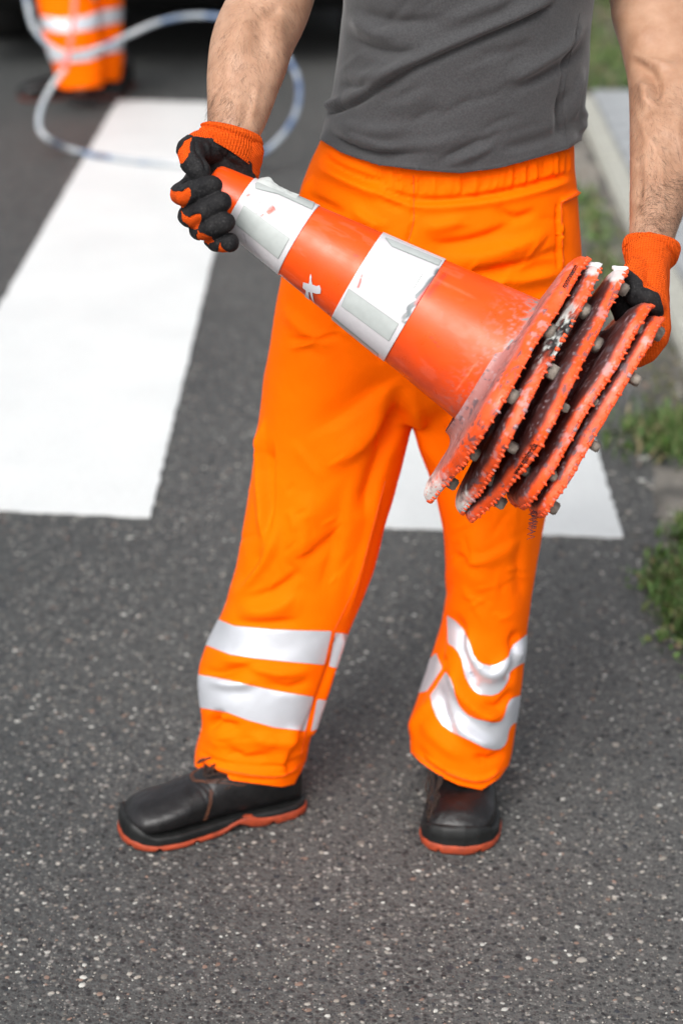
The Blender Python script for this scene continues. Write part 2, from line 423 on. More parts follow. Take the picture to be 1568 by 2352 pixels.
def paint_bar(name, c, label):
    """c: four ground corners (near-left, near-right, far-right, far-left) as seen; a thick worn sheet with ragged edges"""
    P = [G(*q) for q in c]; nu, nv = 60, 220; V = []; F = []
    for j in range(nv + 1):
        for i in range(nu + 1):
            u, v = i / nu, j / nv
            p = (P[0] * (1 - u) + P[1] * u) * (1 - v) + (P[3] * (1 - u) + P[2] * u) * v; V.append([p[0], p[1], .004])
    V = np.array(V)
    e = fbm(V, 45, 3, 4) - .5; e2 = fbm(V, 45, 3, 14) - .5
    idx = np.arange(len(V)).reshape(nv + 1, nu + 1)
    for ed, ax in ((idx[:, 0], 0), (idx[:, -1], 0), (idx[0], 1), (idx[-1], 1)): V[ed, ax] += (e if ax == 0 else e2)[ed] * .012
    for j in range(nv):
        for i in range(nu): F.append((idx[j, i], idx[j, i + 1], idx[j + 1, i + 1], idx[j + 1, i]))
    b = len(V); ring = list(idx[0]) + list(idx[1:, -1]) + list(idx[-1, -2::-1]) + list(idx[-2:0:-1, 0])
    V = np.vstack([V, V[ring] * [1, 1, 0] + [0, 0, .0003]])
    for k in range(len(ring)): F.append((ring[k], b + k, b + (k + 1) % len(ring), ring[(k + 1) % len(ring)]))
    o = mk(name, V, F, M['paint'], None, False); tag(o, label, kind='structure'); return o
# edges of the bars meet at one vanishing point (830,-800)
paint_bar('crossing_stripe', [(-262, 1162), (345, 1190), (574, 240), (270, 232)], 'white zebra crossing bar on the left, running under the loop of hose')
paint_bar('crossing_stripe', [(858, 1213), (1430, 1238), (1139, 262), (840, 250)], 'white zebra crossing bar behind the worker\'s legs')
paint_bar('crossing_stripe', [(-1500, 1105), (-830, 1136), (-60, 228), (-350, 222)], 'white zebra crossing bar at the far left edge')

# kerb, gutter, pavement and verge on the right
kl0 = G(1339, 310); kl1 = G(1544, 792); kd = (kl1 - kl0) / np.linalg.norm(kl1 - kl0)       # left foot of the kerb, towards the camera
kn = np.array([-kd[1], kd[0], 0]); kn = kn if kn[0] > 0 else -kn                           # to the right of it
kerb = empty('kerb', tuple(kl0)); tag(kerb, 'pale concrete kerb between road and pavement', kind='structure')
def kp(s, r, z): p = kl0 + kd * s + kn * r; return (p[0], p[1], z)
def slab_mesh(L, Wd, H, bev):
    bm = bmesh.new(); bmesh.ops.create_cube(bm, size=1)
    for v in bm.verts: v.co = (v.co.x * L, v.co.y * Wd, v.co.z * H)
    bmesh.ops.bevel(bm, geom=[e for e in bm.edges if all(v.co.z > 0 for v in e.verts)] , offset=bev, segments=2, affect='EDGES')
    me = bpy.data.meshes.new('slab'); bm.to_mesh(me); bm.free(); return me
ang = math.atan2(kd[1], kd[0])
km = slab_mesh(.992, .08, .24, .01); km.materials.append(M['kerb'])
for i in range(0, 8):
    o = link('kerb_stone', km); o.location = kp(i * 1.0 + .0, .04, -.08); o.rotation_euler = (0, 0, ang + random.uniform(-.002, .002)); o.parent = kerb; o.matrix_parent_inverse = kerb.matrix_world.inverted()
pav = empty('pavement', kp(0, .3, .1)); tag(pav, 'grey block pavement beyond the kerb', kind='structure')
pm = slab_mesh(.196, .396, .12, .006); pm.materials.append(M['paver'])
for i in range(-3, 24):
    for j in range(5):
        o = link('paving_block', pm); o.location = kp(.05 + i * .2 - .0, .085 + .2 + j * .4 , -.03 + random.uniform(-.0015, .0015))
        o.rotation_euler = (0, 0, ang); o.parent = pav; o.matrix_parent_inverse = pav.matrix_world.inverted()
mb = MB(); mb.add([kp(-.6, .082, .02), kp(9, .082, .02), kp(9, 2.4, .02), kp(-.6, 2.4, .02)], [(0, 1, 2, 3)]); mb.build('joint_bed', M['soil'], pav, False)
# verge of soil with grass beyond the pavement end, and the weedy broken gutter
def ground_patch(name, pts, z, mat, label, n=50, amp=.02):
    P = [np.array(p) for p in pts]; V = []; F = []
    for j in range(n + 1):
        for i in range(n + 1):
            u, v = i / n, j / n; p = (P[0] * (1 - u) + P[1] * u) * (1 - v) + (P[3] * (1 - u) + P[2] * u) * v; V.append([p[0], p[1], z])
    V = np.array(V); e = np.minimum.reduce([np.tile(np.arange(n + 1), n + 1), np.tile(np.arange(n, -1, -1), n + 1), np.repeat(np.arange(n + 1), n + 1), np.repeat(np.arange(n, -1, -1), n + 1)])
    V[:, 2] += (fbm(V, 6, 4, 3) - .25) * amp * np.minimum(e / 3, 1)
    for j in range(n):
        for i in range(n): a = j * (n + 1) + i; F.append((a, a + 1, a + n + 2, a + n + 1))
    o = mk(name, V, F, mat); tag(o, label, kind='structure'); return o
far0 = np.array(kp(-.62 - .35 , .0, 0)); 
ground_patch('verge', [kp(-.62, .01, 0), kp(-.62, 7, 0), kp(-20, 7, 0), kp(-20, .01, 0)], .02, M['soil'], 'grassy verge beyond the end of the pavement', 60, .06)
gut = []
V = []; F = []; n = 110; m_ = 30
def sr(x, y):
    g = G(x, y) - kl0; return g @ kd, g @ kn
EDGE = sorted(sr(x, y) for x, y in ((1322, 480), (1345, 620), (1385, 800), (1425, 900), (1448, 1000), (1470, 1150), (1492, 1300), (1535, 1450), (1590, 1560), (1690, 1700)))
for j in range(n + 1):
    s = -1.2 + j * 6.2 / n
    for i in range(m_ + 1):
        # the strip of dirt is narrow far away and widens into the broken road edge nearer the camera
        wd = -float(np.interp(s, [e[0] for e in EDGE], [e[1] for e in EDGE])); wd *= 1 + .35 * (vnoise(np.array([[s * 5, 0, 0]]), 1, 7)[0] - .5) + .25 * (vnoise(np.array([[s * 19, 0, 0]]), 1, 7)[0] - .5); r = -max(wd, .03) * (1 - i / m_) - .001
        p = kp(s, r, 0); V.append([p[0], p[1], 0])
V = np.array(V); ii = np.tile(np.arange(m_ + 1) / m_, n + 1)
V[:, 2] = -.004 + .03 * (fbm(V, 7, 4, 9) - .32) * sstep(0, .25, ii) + .008 * ii
for j in range(n):
    for i in range(m_): a = j * (m_ + 1) + i; F.append((a, a + 1, a + m_ + 2, a + m_ + 1))
gt = fbm(V, 9, 4, 21); gc = np.array([.10, .094, .083]) * (1 - gt)[:, None] * 1.5 + np.array([.22, .20, .17]) * gt[:, None] * sstep(.5, .62, gt)[:, None]
M['dirt'] = mat_vcol('dirt', .9, 70, .9, .01)
o = mk('gutter', V, F, M['dirt'], None, True, gc); tag(o, 'strip of dirt and crumbled asphalt along the kerb', kind='structure')
# loose stones in the gutter
rg = np.random.default_rng(31); V = []; F = []; C = []
for k in range(1500):
    s = rg.uniform(0.2, 5); wd = -float(np.interp(s, [e[0] for e in EDGE], [e[1] for e in EDGE])); r = -wd * (rg.random() * 1.15) ; p = kp(s, r, .004); sz = .002 + .009 * rg.random() ** 4
    bs = np.array([(1, .3, 0), (0, 1, 0), (-1, .2, 0), (.1, -1, 0), (.4, .4, .8), (.5, -.4, .75), (-.5, 0, .7)]) * (1 + rg.uniform(-.35, .35, (7, 3))) * sz * np.array([1, 1, .6])
    b = len(V); V += (bs + np.array(p)).tolist(); F += [tuple(b + i for i in f) for f in ((0, 1, 4), (1, 2, 6), (1, 6, 4), (2, 3, 6), (3, 0, 5), (3, 5, 6), (0, 4, 5), (4, 6, 5))]
    c = pale[rg.integers(8)]; C += [c] * 7
o = mk('loose_gravel', V, F, M['stone'], None, True, np.array(C)); tag(o, 'small loose stones scattered along the broken road edge', 'gravel', kind='stuff')

def leaf_mat():
    m = NT('grass_blade'); a = m.n('Attribute', _attribute_name='Col').outputs['Color']
    x = m.fin(a, .6, None, Specular_IOR_Level=.3); m.b.inputs['Transmission Weight'].default_value = 0; return x
M['leaf'] = leaf_mat()
def blades(rg, V, F, C, p, h, wd, lean, col, broad=False):
    a = rg.uniform(0, 2 * pi); d = np.array([cos(a), sin(a), 0]); s = np.array([-d[1], d[0], 0]); b = len(V)
    k = [(0, .6), (.35, 1.), (.7, .8), (1, .05)] if broad else [(0, 1.), (.5, .8), (1, .08)]
    for t, ww in k:
        c = np.array(p) + np.array([0, 0, 1]) * h * (t - .35 * lean * t * t) + d * h * lean * t * t
        V.append(c - s * wd * ww / 2); V.append(c + s * wd * ww / 2)
    for i in range(len(k) - 1): F.append((b + 2 * i, b + 2 * i + 1, b + 2 * i + 3, b + 2 * i + 2))
    C += [col] * (2 * len(k))
greens = [(.055, .11, .022), (.08, .145, .03), (.05, .09, .022), (.11, .14, .045), (.09, .16, .045)]
def grass(name, n, place, hr, wr, label, seed, cat='grass', broad=.2, kind='stuff', cols=None):
    rg = np.random.default_rng(seed); V = []; F = []; C = []; k = 0; cols = cols or greens
    while k < n:
        p = place(rg); k += 1
        if p is None: continue
        c = np.array(cols[rg.integers(len(cols))]) * rg.uniform(.7, 1.25)
        if rg.random() < .12: c = np.array((.20, .17, .09)) * rg.uniform(.7, 1.2)
        br = rg.random() < broad
        blades(rg, V, F, C, p, rg.uniform(*hr) * (.7 if br else 1), rg.uniform(*wr) * (3.5 if br else 1), rg.uniform(.1, 1.1), tuple(c), br)
    o = mk(name, V, F, M['leaf'], None, True, np.array(C)); tag(o, label, cat, kind=kind); return o
def pl_verge(rg):
    s = -.64 - 6 * rg.random() ** 1.3; r = rg.uniform(.02, 3.2)
    return kp(s, r, .025)
grass('verge_grass', 26000, pl_verge, (.03, .10), (.003, .006), 'green grass growing beyond the end of the pavement', 41)
def cluster(px, py, sx, sy):
    c = G(px, py)
    def f(rg):
        a = rg.normal(0, 1, 2); return (c[0] + a[0] * sx, c[1] + a[1] * sy, .004)
    return f
def tuft(px, py, sx, sy, n, h, label, seed, broad=.5, cols=None):
    grass('weed_clump', n, cluster(px, py, sx, sy), h, (.002, .0045), label, seed, 'weeds', broad, 'stuff', cols)
dull = [(.075, .09, .036), (.10, .108, .05), (.07, .08, .036), (.13, .12, .065)]
tuft(1364, 520, .028, .28, 450, (.02, .06), 'green weeds in the gutter just right of the worker\'s hip', 51)
tuft(1392, 640, .03, .2, 350, (.015, .04), 'dull green weeds growing behind the tips of the cone bases', 52, cols=dull)
tuft(1525, 880, .04, .17, 420, (.006, .02), 'low olive weeds in the gutter below the gloved hand on the right', 53, .4, dull)
tuft(1555, 1010, .06, .07, 1100, (.02, .06), 'pale green weed tuft at the right edge above the dirt patch', 54)
tuft(1598, 1400, .032, .10, 2000, (.015, .05), 'bright green weed clump at the lower right edge of the road', 55, .6)
tuft(1505, 1340, .02, .03, 160, (.006, .018), 'small scrap of green weeds on the crumbled road edge', 56, .6)
tuft(1600, 1250, .02, .05, 500, (.015, .045), 'dark green weeds at the right edge beside the rubble', 57, .6)
# ================================================================== traffic cones (local frame: A along the axis from tip to base)
TIP = WD(479, 425, 2.335); BASE = WD(1150.6, 833.5, 2.335)
CL = np.linalg.norm(BASE - TIP); CA = (BASE - TIP) / CL
toc = CAM - (BASE + TIP) / 2; E1 = toc - CA * (toc @ CA); E1 /= np.linalg.norm(E1); E2 = np.cross(CA, E1)   # E1 to the camera
if E2[2] < 0: E2 = -E2                                                                                    # E2 up the plate
R0, R1 = .0282, .0862
def crad(a): return R0 + (R1 - R0) * a / CL
RED = np.array((.78, .070, .003)); REDL = np.array((.78, .085, .018))
def cone_pt(a, r, ph): return TIP + CA * a + (E1 * cos(ph) + E2 * sin(ph)) * r
def lathe_grid(prof, nphi, off=0.):
    """prof list of (a, r): returns verts and quads"""
    P = np.array(prof); ph = np.linspace(0, 2 * pi, nphi, endpoint=False)
    V = (TIP + CA * (P[:, None, 0:1] + off) + (E1 * np.cos(ph)[None, :, None] + E2 * np.sin(ph)[None, :, None]) * P[:, None, 1:2]).reshape(-1, 3)
    F = []; n = nphi
    for i in range(len(P) - 1):
        for j in range(n):
            k = (j + 1) % n; F.append((i * n + j, i * n + k, (i + 1) * n + k, (i + 1) * n + j))
    return V, F
def tri(F): return np.array([q for f in F for q in ((f[0], f[1], f[2]), (f[0], f[2], f[3]))])
def to_local(V):
    q = V - TIP; a = q @ CA; x = q @ E1; y = q @ E2; return a, x, y
WHITE = np.array((.575, .555, .575)); GREY = np.array((.41, .44, .43))

cones = []
lab = ['orange traffic cone with two white bands, held on top of the stack',
       'second traffic cone of the nested stack, its base torn and blackened at the near edge',
       'third traffic cone of the nested stack, web address printed along its base rim',
       'fourth traffic cone of the nested stack, base shifted up by the gloved thumb',
       'last traffic cone of the nested stack, loose threads hanging from its base']
# offset along the axis, slope of the plate along E2, shift along E2, half size, turn, seed
specs = [(.0, -.0, -.016, .0, .138, .55, 1), (.0275, -.052, -.014, .0, .135, .50, 2), (.0545, -.035, -.008, .0, .138, .62, 3), (.0865, .0, .002, .0, .134, .10, 4), (.1085, -.004, .002, .0, .132, .05, 5)]
URLS = {0: (.108, .138, 'nnmmnnmm', .008, .012), 2: (-.098, -.054, 'www.minimedia/', .010, .0165)}
for ci, (da, tilt, shift, _, half, turn, seed) in enumerate(specs):
    root = empty('traffic_cone', tuple(TIP + CA * (CL + da + .03)))
    tag(root, lab[ci], 'traffic cone', 'nested traffic cones held by the worker')
    na, nphi = (230, 220) if ci == 0 else (60, 120)
    # ---- conical body with a rounded tip and a wall
    prof = [(.0, .002), (-.0005, R0 * .5), (0, R0 * .86), (.0025, R0 * .97)] + [(a, crad(a)) for a in np.linspace(.006, CL + .004, na)]
    prof += [(CL + .004, crad(CL) - .002)] + [(a, crad(a) - .0022) for a in np.linspace(CL, .01, 6)]
    V, F = lathe_grid(prof, nphi, da)
    a, x, y = to_local(V); a = a - da; ph = np.arctan2(y, x)
    V = V + (E1[None] * np.cos(ph)[:, None] + E2[None] * np.sin(ph)[:, None]) * ((fbm(V, 9, 2, seed) - .5) * .0016 * sstep(.0, .1, a))[:, None]
    nz = fbm(V, 60, 4, 31 + seed); nf = fbm(V, 260, 3, 77)
    c = RED * (1 - (nz[:, None] - .5) * .25) + .0
    wear = sstep(.60, .70, fbm(np.column_stack([a * 20, ph * 4, 0 * a]), 1.5, 4, 5)) * .35
    c = c * (1 - wear[:, None]) + np.array((.80, .13, .06)) * wear[:, None]
    dust = sstep(CL - .012, CL, a + (nf - .5) * .02) * .75 + sstep(CL - .06, CL, a) * sstep(.5, .72, nf) * .5
    c = c * (1 - dust[:, None]) + np.array((.30, .22, .21)) * dust[:, None]
    under = sstep(.1, 1., -np.sin(ph)) * (.35 + .65 * fbm(V, 120, 3, 12)) * sstep(.1, .35, a) * .42           # shade with some dust, painted along the cone's lower side
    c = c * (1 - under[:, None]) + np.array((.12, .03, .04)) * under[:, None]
    if ci == 0:
        px, py, dd = proj(V); front = (x > 0)
        for pts, wd, cc, st in (([(1010, 612), (990, 640), (962, 675), (938, 705)], 7, (.16, .16, .17), .85), ([(1030, 620), (1005, 650), (975, 690)], 6, (.45, .02, .03), .5),
                                ([(985, 770), (1010, 800)], 1.6, (.3, .03, .04), .6), ([(1060, 850), (1078, 888), (1066, 905)], 1.5, (.4, .05, .05), .5), ([(1115, 845), (1095, 880)], 1.6, (.3, .05, .07), .6),
                                ([(810, 585), (825, 590)], 2, (.4, .02, .05), .5), ([(1040, 905), (1100, 825)], 2.2, (.95, .25, .15), .4), ([(960, 620), (1100, 690)], 3, (.95, .22, .12), .3), ([(620, 640), (700, 668), (740, 700)], 7, (.14, .02, .02), .45)):
            k = stroke(px, py, pts, wd, None, .2) * st * (.35 + nf) * front
            c = c * (1 - np.clip(k, 0, 1)[:, None]) + np.array(cc) * np.clip(k, 0, 1)[:, None]
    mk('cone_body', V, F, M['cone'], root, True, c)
    if ci == 0:
        bodyV, bodyT = V, tri(F)
        for (a0, a1, patches, nm) in ((.0435, .1245, [[(561, 473), (664, 548), (639, 593), (541, 513)], [(588, 422), (602, 416), (625, 414), (655, 433), (722, 466), (716, 481), (640, 446), (588, 433)]], 0),
                                      (.2045, .2830, [[(885, 547), (1012, 599), (1006, 610), (900, 566)], [(853, 583), (968, 631), (934, 686), (833, 631)], [(801, 664), (914, 744), (893, 782), (785, 702)], [(764, 728), (868, 813), (862, 824), (760, 741)]], 1)):
            A = np.linspace(a0, a1, 90); prof = [(q, crad(q) + .0012) for q in A]; prof = [(a0, crad(a0) - .001)] + prof + [(a1, crad(a1) - .001)]
            V, F = lathe_grid(prof, 240); a, x, y = to_local(V); ph = np.arctan2(y, x)
            V = V + (E1[None] * np.cos(ph)[:, None] + E2[None] * np.sin(ph)[:, None]) * ((fbm(V, 9, 2, seed) - .5) * .0016 * sstep(.0, .1, a))[:, None]
            px, py, dd = proj(V); nf = fbm(V, 200, 3, 9); n2 = fbm(V, 40, 4, 19)
            c = WHITE * (1 - .1 * (nf[:, None] - .5)); k = sstep(.62, .7, n2) * .3; c = c * (1 - k[:, None]) + np.array((.6, .57, .6)) * k[:, None]
            marks = [([(1016, 612), (1000, 626), (1003, 634), (982, 648), (975, 664), (958, 680), (962, 690), (940, 706), (936, 722), (915, 738)], 5, (.13, .15, .16), 2.2), ([(1022, 618), (1006, 646), (988, 662), (985, 680), (962, 706)], 4, (.16, .17, .18), 1.6), ([(1000, 616), (975, 650), (950, 676)], 3, (.45, .46, .47), 1.2), ([(935, 716), (925, 738), (940, 742), (925, 752)], 3, (.25, .26, .26), 1.6), ([(1022, 612), (975, 672), (950, 705)], 4, (.75, .06, .04), .9), ([(833, 625), (826, 650), (820, 664)], 3, (.8, .07, .05), .9),
                     ([(905, 566), (930, 572)], 2, (.4, .4, .42), .6), ([(612, 492), (625, 480), (632, 475)], 7, (.85, .06, .03), 1.1), ([(606, 490), (600, 498)], 3, (.85, .06, .03), .9), ([(565, 450), (575, 446)], 3, (.8, .1, .06), .8), ([(592, 464), (600, 466), (612, 470)], 1.5, (.7, .2, .2), .7),
                     ([(560, 475), (575, 515), (585, 500)], 1.2, (.2, .22, .22), .8), ([(555, 495), (570, 530)], 1.2, (.25, .27, .27), .8), ([(580, 500), (590, 490), (602, 500)], 1.3, (.2, .2, .2), .8), ([(560, 535), (566, 560)], 1.4, (.25, .22, .25), .7),
                     ([(541, 494), (590, 520), (640, 560)], 1.2, (.3, .32, .32), .6), ([(545, 530), (560, 545), (600, 590)], 7, (.5, .47, .52), .5), ([(700, 560), (930, 700)], 1.2, (.6, .6, .62), .4), ([(948, 744), (940, 755)], 2.5, (.8, .1, .05), .9)]
            for pts, wd, cc, st in marks:
                q = stroke(px, py, pts, wd, None, .15) * st * np.clip(.2 + 1.5 * nf, 0, 1.2) * (x > 0)
                q = np.clip(q, 0, 1)[:, None]; c = c * (1 - q) + np.array(cc) * q
            sv = mk('reflective_sleeve', V, F, M['sleeve'], root, True, c)
            T = tri(F); N = normals(V, T)
            fl = np.sign(((V - (TIP + CA * a[:, None])) * N).sum(1)); N = N * np.where(fl == 0, 1, fl)[:, None]
            for pi_, poly in enumerate(patches):
                sdv = np.where(x > -.005, poly_sd(px, py, poly), -50)
                v2, t2, us = clip(V + N * .0004, T, sdv + 1.4)
                c2 = np.full((len(v2), 3), .33) + [.0, .03, .02]
                pe = mk('reflective_patch', v2, t2, M['sleeve'], sv, True, c2)
                v3, t3, us = clip(V + N * .0008, T, sdv); g = fbm(v3, 120, 3, 3)[:, None]
                base_c = (np.array((.62, .65, .645)) if (nm == 1 and pi_ == 1) else GREY)
                mk('patch_face', v3, t3, M['sleeve'], sv, True, np.clip(base_c * (1 + (g - .5) * .2), 0, .9))
        # torn scrap of white tape on the second orange field
        px, py, dd = proj(bodyV); a, x, y = to_local(bodyV); N = normals(bodyV, bodyT); ax = bodyV - (TIP + CA * a[:, None]); N = N * np.where((ax * N).sum(1) < 0, -1, 1)[:, None]
        star = [(697, 647), (710, 650.5), (711.5, 642), (711.5, 635), (714, 628), (716, 634), (715.5, 643), (718, 652.5), (728, 656), (734, 654), (737.5, 662), (736.5, 673), (728, 673.5), (718, 670.5), (720, 682), (722.5, 696), (716, 683), (712.5, 670), (709.5, 669), (710.5, 682), (712, 691), (700.5, 682), (703.5, 666), (696, 660)]
        from math import floor
        # finer local grid so the torn outline stays crisp
        def cone_patch(x0, y0, x1, y1, n, field, off, name, mat, parent, col):
            V = []; F = []
            for j in range(n + 1):
                for i in range(n + 1):
                    xx = x0 + (x1 - x0) * i / n; yy = y0 + (y1 - y0) * j / n; h = bvh0.ray_cast(Vector(CAM), Vector(ray(xx, yy)).normalized())
                    V.append(np.array(h[0]) if h[0] is not None else np.array([0, 0, -9.]))
            V = np.array(V)
            for j in range(n):
                for i in range(n):
                    q = (j * (n + 1) + i, j * (n + 1) + i + 1, (j + 1) * (n + 1) + i + 1, (j + 1) * (n + 1) + i)
                    if min(V[k][2] for k in q) > -5: F.append(q)
            T = tri(F); px, py, dd = proj(V); ok = V[:, 2] > -5; f = np.where(ok, field(px, py), -9)
            a, x, y = to_local(V); rd = V - (TIP + CA * a[:, None]); rd /= np.linalg.norm(rd, axis=1, keepdims=True)
            v, t, u = clip(V + rd * off, T, f); return mk(name, v, t, mat, parent, True, np.tile(col, (len(v), 1)))
        bvh0 = BVHTree.FromPolygons([Vector(p) for p in bodyV], [tuple(map(int, q)) for q in bodyT])
        cone_patch(690, 622, 745, 700, 130, lambda X, Y: poly_sd(X, Y, star), .0011, 'tape_scrap', M['sleeve'], root, np.array((.58, .57, .60)))
        # crumpled foil lifting from the top of the first band
        FV = []; FF = []; nx, ny = 26, 10
        for j in range(ny + 1):
            for i in range(nx + 1):
                u, v = i / nx, j / ny; aa = .048 + .05 * u; ph = 1.05 + .62 * v * (1 - .45 * u)
                lift = .0018 + (.0075 * sin(pi * min(1, u * 2.2)) * v * max(0, 1 - u * 1.3) + .002 * v * (vnoise(np.array([[u * 7, v * 5, 1.]]), 1, 3)[0] - .3))
                FV.append(cone_pt(aa, crad(aa) + lift + .0025 * v * (vnoise(np.array([[u * 9, v * 4, 5.]]), 1, 8)[0] - .4), ph))
        for j in range(ny):
            for i in range(nx): q = j * (nx + 1) + i; FF.append((q, q + 1, q + nx + 2, q + nx + 1))
        solid(mk('torn_foil', FV, FF, M['sleeve'], root, False, np.tile((.52, .55, .535), (len(FV), 1))), .0004)
    # ---- base plate: rounded square, domed top, soft outer rim
    nphi = 420; ph = np.linspace(0, 2 * pi, nphi, endpoint=False); ex = 6.
    rho = half * (np.abs(np.cos(ph - turn)) ** ex + np.abs(np.sin(ph - turn)) ** ex) ** (-1 / ex)
    rho = rho * (1 + .012 * (vnoise(np.column_stack([np.cos(ph) * 3, np.sin(ph) * 3, 0 * ph]), 1.4, seed + 40) - .5)) + .002 * (vnoise(np.column_stack([np.cos(ph) * 12, np.sin(ph) * 12, 0 * ph]), 1, seed + 60) - .5)
    ri = R1 + .0005
    prof = [(0, -.014, 0), (.0, -.008, .0018), (0, -.004, .0055), (.12, -.001, .004), (.3, .0, .002), (.5, .0012, 0), (.68, .0025, 0), (.8, .0045, 0), (.88, .0075, 0), (.94, .0115, 0), (.975, .016, 0), (.993, .0205, 0), (1., .025, 0), (.998, .028, 0), (.985, .0298, 0), (.95, .0285, 0), (.85, .025, 0), (.5, .0225, 0), (.2, .0215, 0), (.02, .0205, 0)]
    sub = []
    for p, q in zip(prof, prof[1:]): sub += [tuple(np.array(p) * (1 - t) + np.array(q) * t) for t in ((0, .5) if q[0] < .9 or q[1] > .03 else (0, .25, .5, .75))]
    sub.append(prof[-1]); prof = sub
    V = []; T_ = []; A_ = []
    for (t, da_, ro) in prof:
        r = ri + ro + (rho - ri) * t
        for j in range(nphi): V.append((r[j], da_, ph[j], t))
    V = np.array(V); r, dz, p_, t = V.T
    dz = np.where(dz > 0, dz * .72, dz)
    x = r * np.cos(p_); y = r * np.sin(p_)
    loc = np.column_stack([x, y, dz])
    bend = tilt * y + .014 * (fbm(np.column_stack([x, y, 0 * x]), 7, 2, seed * 3) - .5) * t * (1 if ci else .6)
    if ci == 2: bend += -.9 * np.clip(-y - .10, 0, 1) ** 1.6
    if ci == 0: bend += -.35 * np.clip(-y - .10, 0, 1) ** 1.5
    lump = (fbm(loc, 40, 3, seed) - .5) * .0034 * t + (fbm(loc, 160, 3, seed + 9) - .5) * .0009
    P = TIP + CA[None] * (CL + da + dz + bend + lump)[:, None] + E1[None] * x[:, None] + E2[None] * (y + shift)[:, None]
    P += (E1[None] * np.cos(p_)[:, None] + E2[None] * np.sin(p_)[:, None]) * lump[:, None] * .8
    # colour: red plastic, dirt with painted slit shade on the flat of the plate, scuffs on the crown, white paint at the ends
    n1 = fbm(loc, 45, 4, seed + 3); n2 = fbm(loc, 320, 3, seed + 5); n3 = fbm(loc * [1, 1, 2], 110, 4, seed + 7)
    c = RED * (.9 + .3 * n1[:, None]) * (1 - 0 * t[:, None]); k = sstep(.35, .65, n1) * .6
    c = c * (1 - k[:, None]) + REDL * np.array((1, 1.15, 1.6)) * k[:, None]
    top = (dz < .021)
    dirt_shade = (sstep(.0135, .0065, dz + (n1 - .5) * .006) * .96 if ci else sstep(.007, .002, dz + (n1 - .5) * .006) * .8) * np.where((t > .93) & (dz > .017), 0, 1) * (dz < .0165)
    dirt_shade_col = np.array((.024, .014, .015)) if ci else np.array((.22, .15, .15))
    
    c = c * (1 - dirt_shade[:, None]) + dirt_shade_col * dirt_shade[:, None]
    sp = sstep(.68, .74, n2) * (.15 + .4 * dirt_shade); c = c * (1 - sp[:, None]) + np.array((.4, .34, .36)) * sp[:, None]
    sc = sstep(.61, .66, n3) * .8; c = c * (1 - sc[:, None]) + np.array((.085, .065, .075)) * sc[:, None]
    sc = sstep(.66, .70, fbm(loc, 80, 4, seed + 17)) * .4; c = c * (1 - sc[:, None]) + np.array((.42, .33, .36)) * sc[:, None]
    if ci in (0, 1):
        wq = np.clip(sstep(-.125, -.16, y + (n3 - .5) * .05), 0, 1) * sstep(.35, .5, n2 + .12); c = c * (1 - wq[:, None]) + np.array((.72, .74, .72)) * wq[:, None]
        g2 = sstep(.6, .66, n1) * wq; c = c * (1 - g2[:, None]) + np.array((.3, .4, .38)) * g2[:, None]
    if ci in (1, 2):
        wq = sstep(.150, .158, y + (n3 - .5) * .016) * .6; c = c * (1 - wq[:, None]) + np.array((.8, .8, .8)) * wq[:, None]
    px, py, dd = proj(P)
    if ci == 1:
        q = np.clip(np.exp(-((((px - 1296) * .54 - (py - 772) * .84) / 62) ** 2 + (((px - 1296) * .84 + (py - 772) * .54) / 30) ** 2)) * 3.2 * (.15 + n3), 0, 1) * (x > 0)
        c = c * (1 - q[:, None]) + (np.array((.035, .03, .03)) * (1 - n2[:, None]) + np.array((.4, .42, .4)) * sstep(.5, .6, n3)[:, None]) * q[:, None]
        P -= CA[None] * 0 + (E1[None] * np.cos(p_)[:, None] + E2[None] * np.sin(p_)[:, None]) * (q * .012 * (n3))[:, None]
    F = []
    for i in range(len(prof) - 1):
        for j in range(nphi):
            k = (j + 1) % nphi; F.append((i * nphi + j, i * nphi + k, (i + 1) * nphi + k, (i + 1) * nphi + j))
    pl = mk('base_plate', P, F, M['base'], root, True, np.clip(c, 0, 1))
    bvh = BVHTree.FromPolygons([Vector(q) for q in P], F)
    # ragged studs all round the underside rim
    im = min(range(len(prof)), key=lambda i: abs(prof[i][1] - .0285) + abs(prof[i][0] - .995) * .3)
    mb = MB(); cc = []; s = 0.; ring = P[im * nphi:(im + 1) * nphi]; rg = np.random.default_rng(seed + 90)
    per = np.concatenate([[0], np.cumsum(np.linalg.norm(np.roll(ring, -1, 0) - ring, axis=1))])
    while s < per[-1]:
        j = int(np.searchsorted(per, s)) % nphi; pt = ring[j]; o_ = E1 * cos(ph[j]) + E2 * sin(ph[j])
        d = CA * rg.uniform(.75, 1.) + o_ * rg.uniform(.25, .6); d /= np.linalg.norm(d); l = rg.uniform(.0008, .0040) * (1 if ci < 4 else .7); w0 = rg.uniform(.0014, .0026)
        a0 = len(mb.v); q0 = pt - d * .003
        mb.tube([q0, pt, pt + d * l * .6, pt + d * l], [w0 * 1.5, w0 * 1.2, w0 * .75, w0 * .38], 6); s += rg.uniform(.0065, .0155)
        col = REDL * rg.uniform(.8, 1.1) if rg.random() < .94 else np.array((.35, .2, .2)); cc += [col] * (len(mb.v) - a0)
    o = mk('rim_studs', mb.v, mb.f, M['base'], root, True, np.array(cc)); o['kind'] = 'stuff'
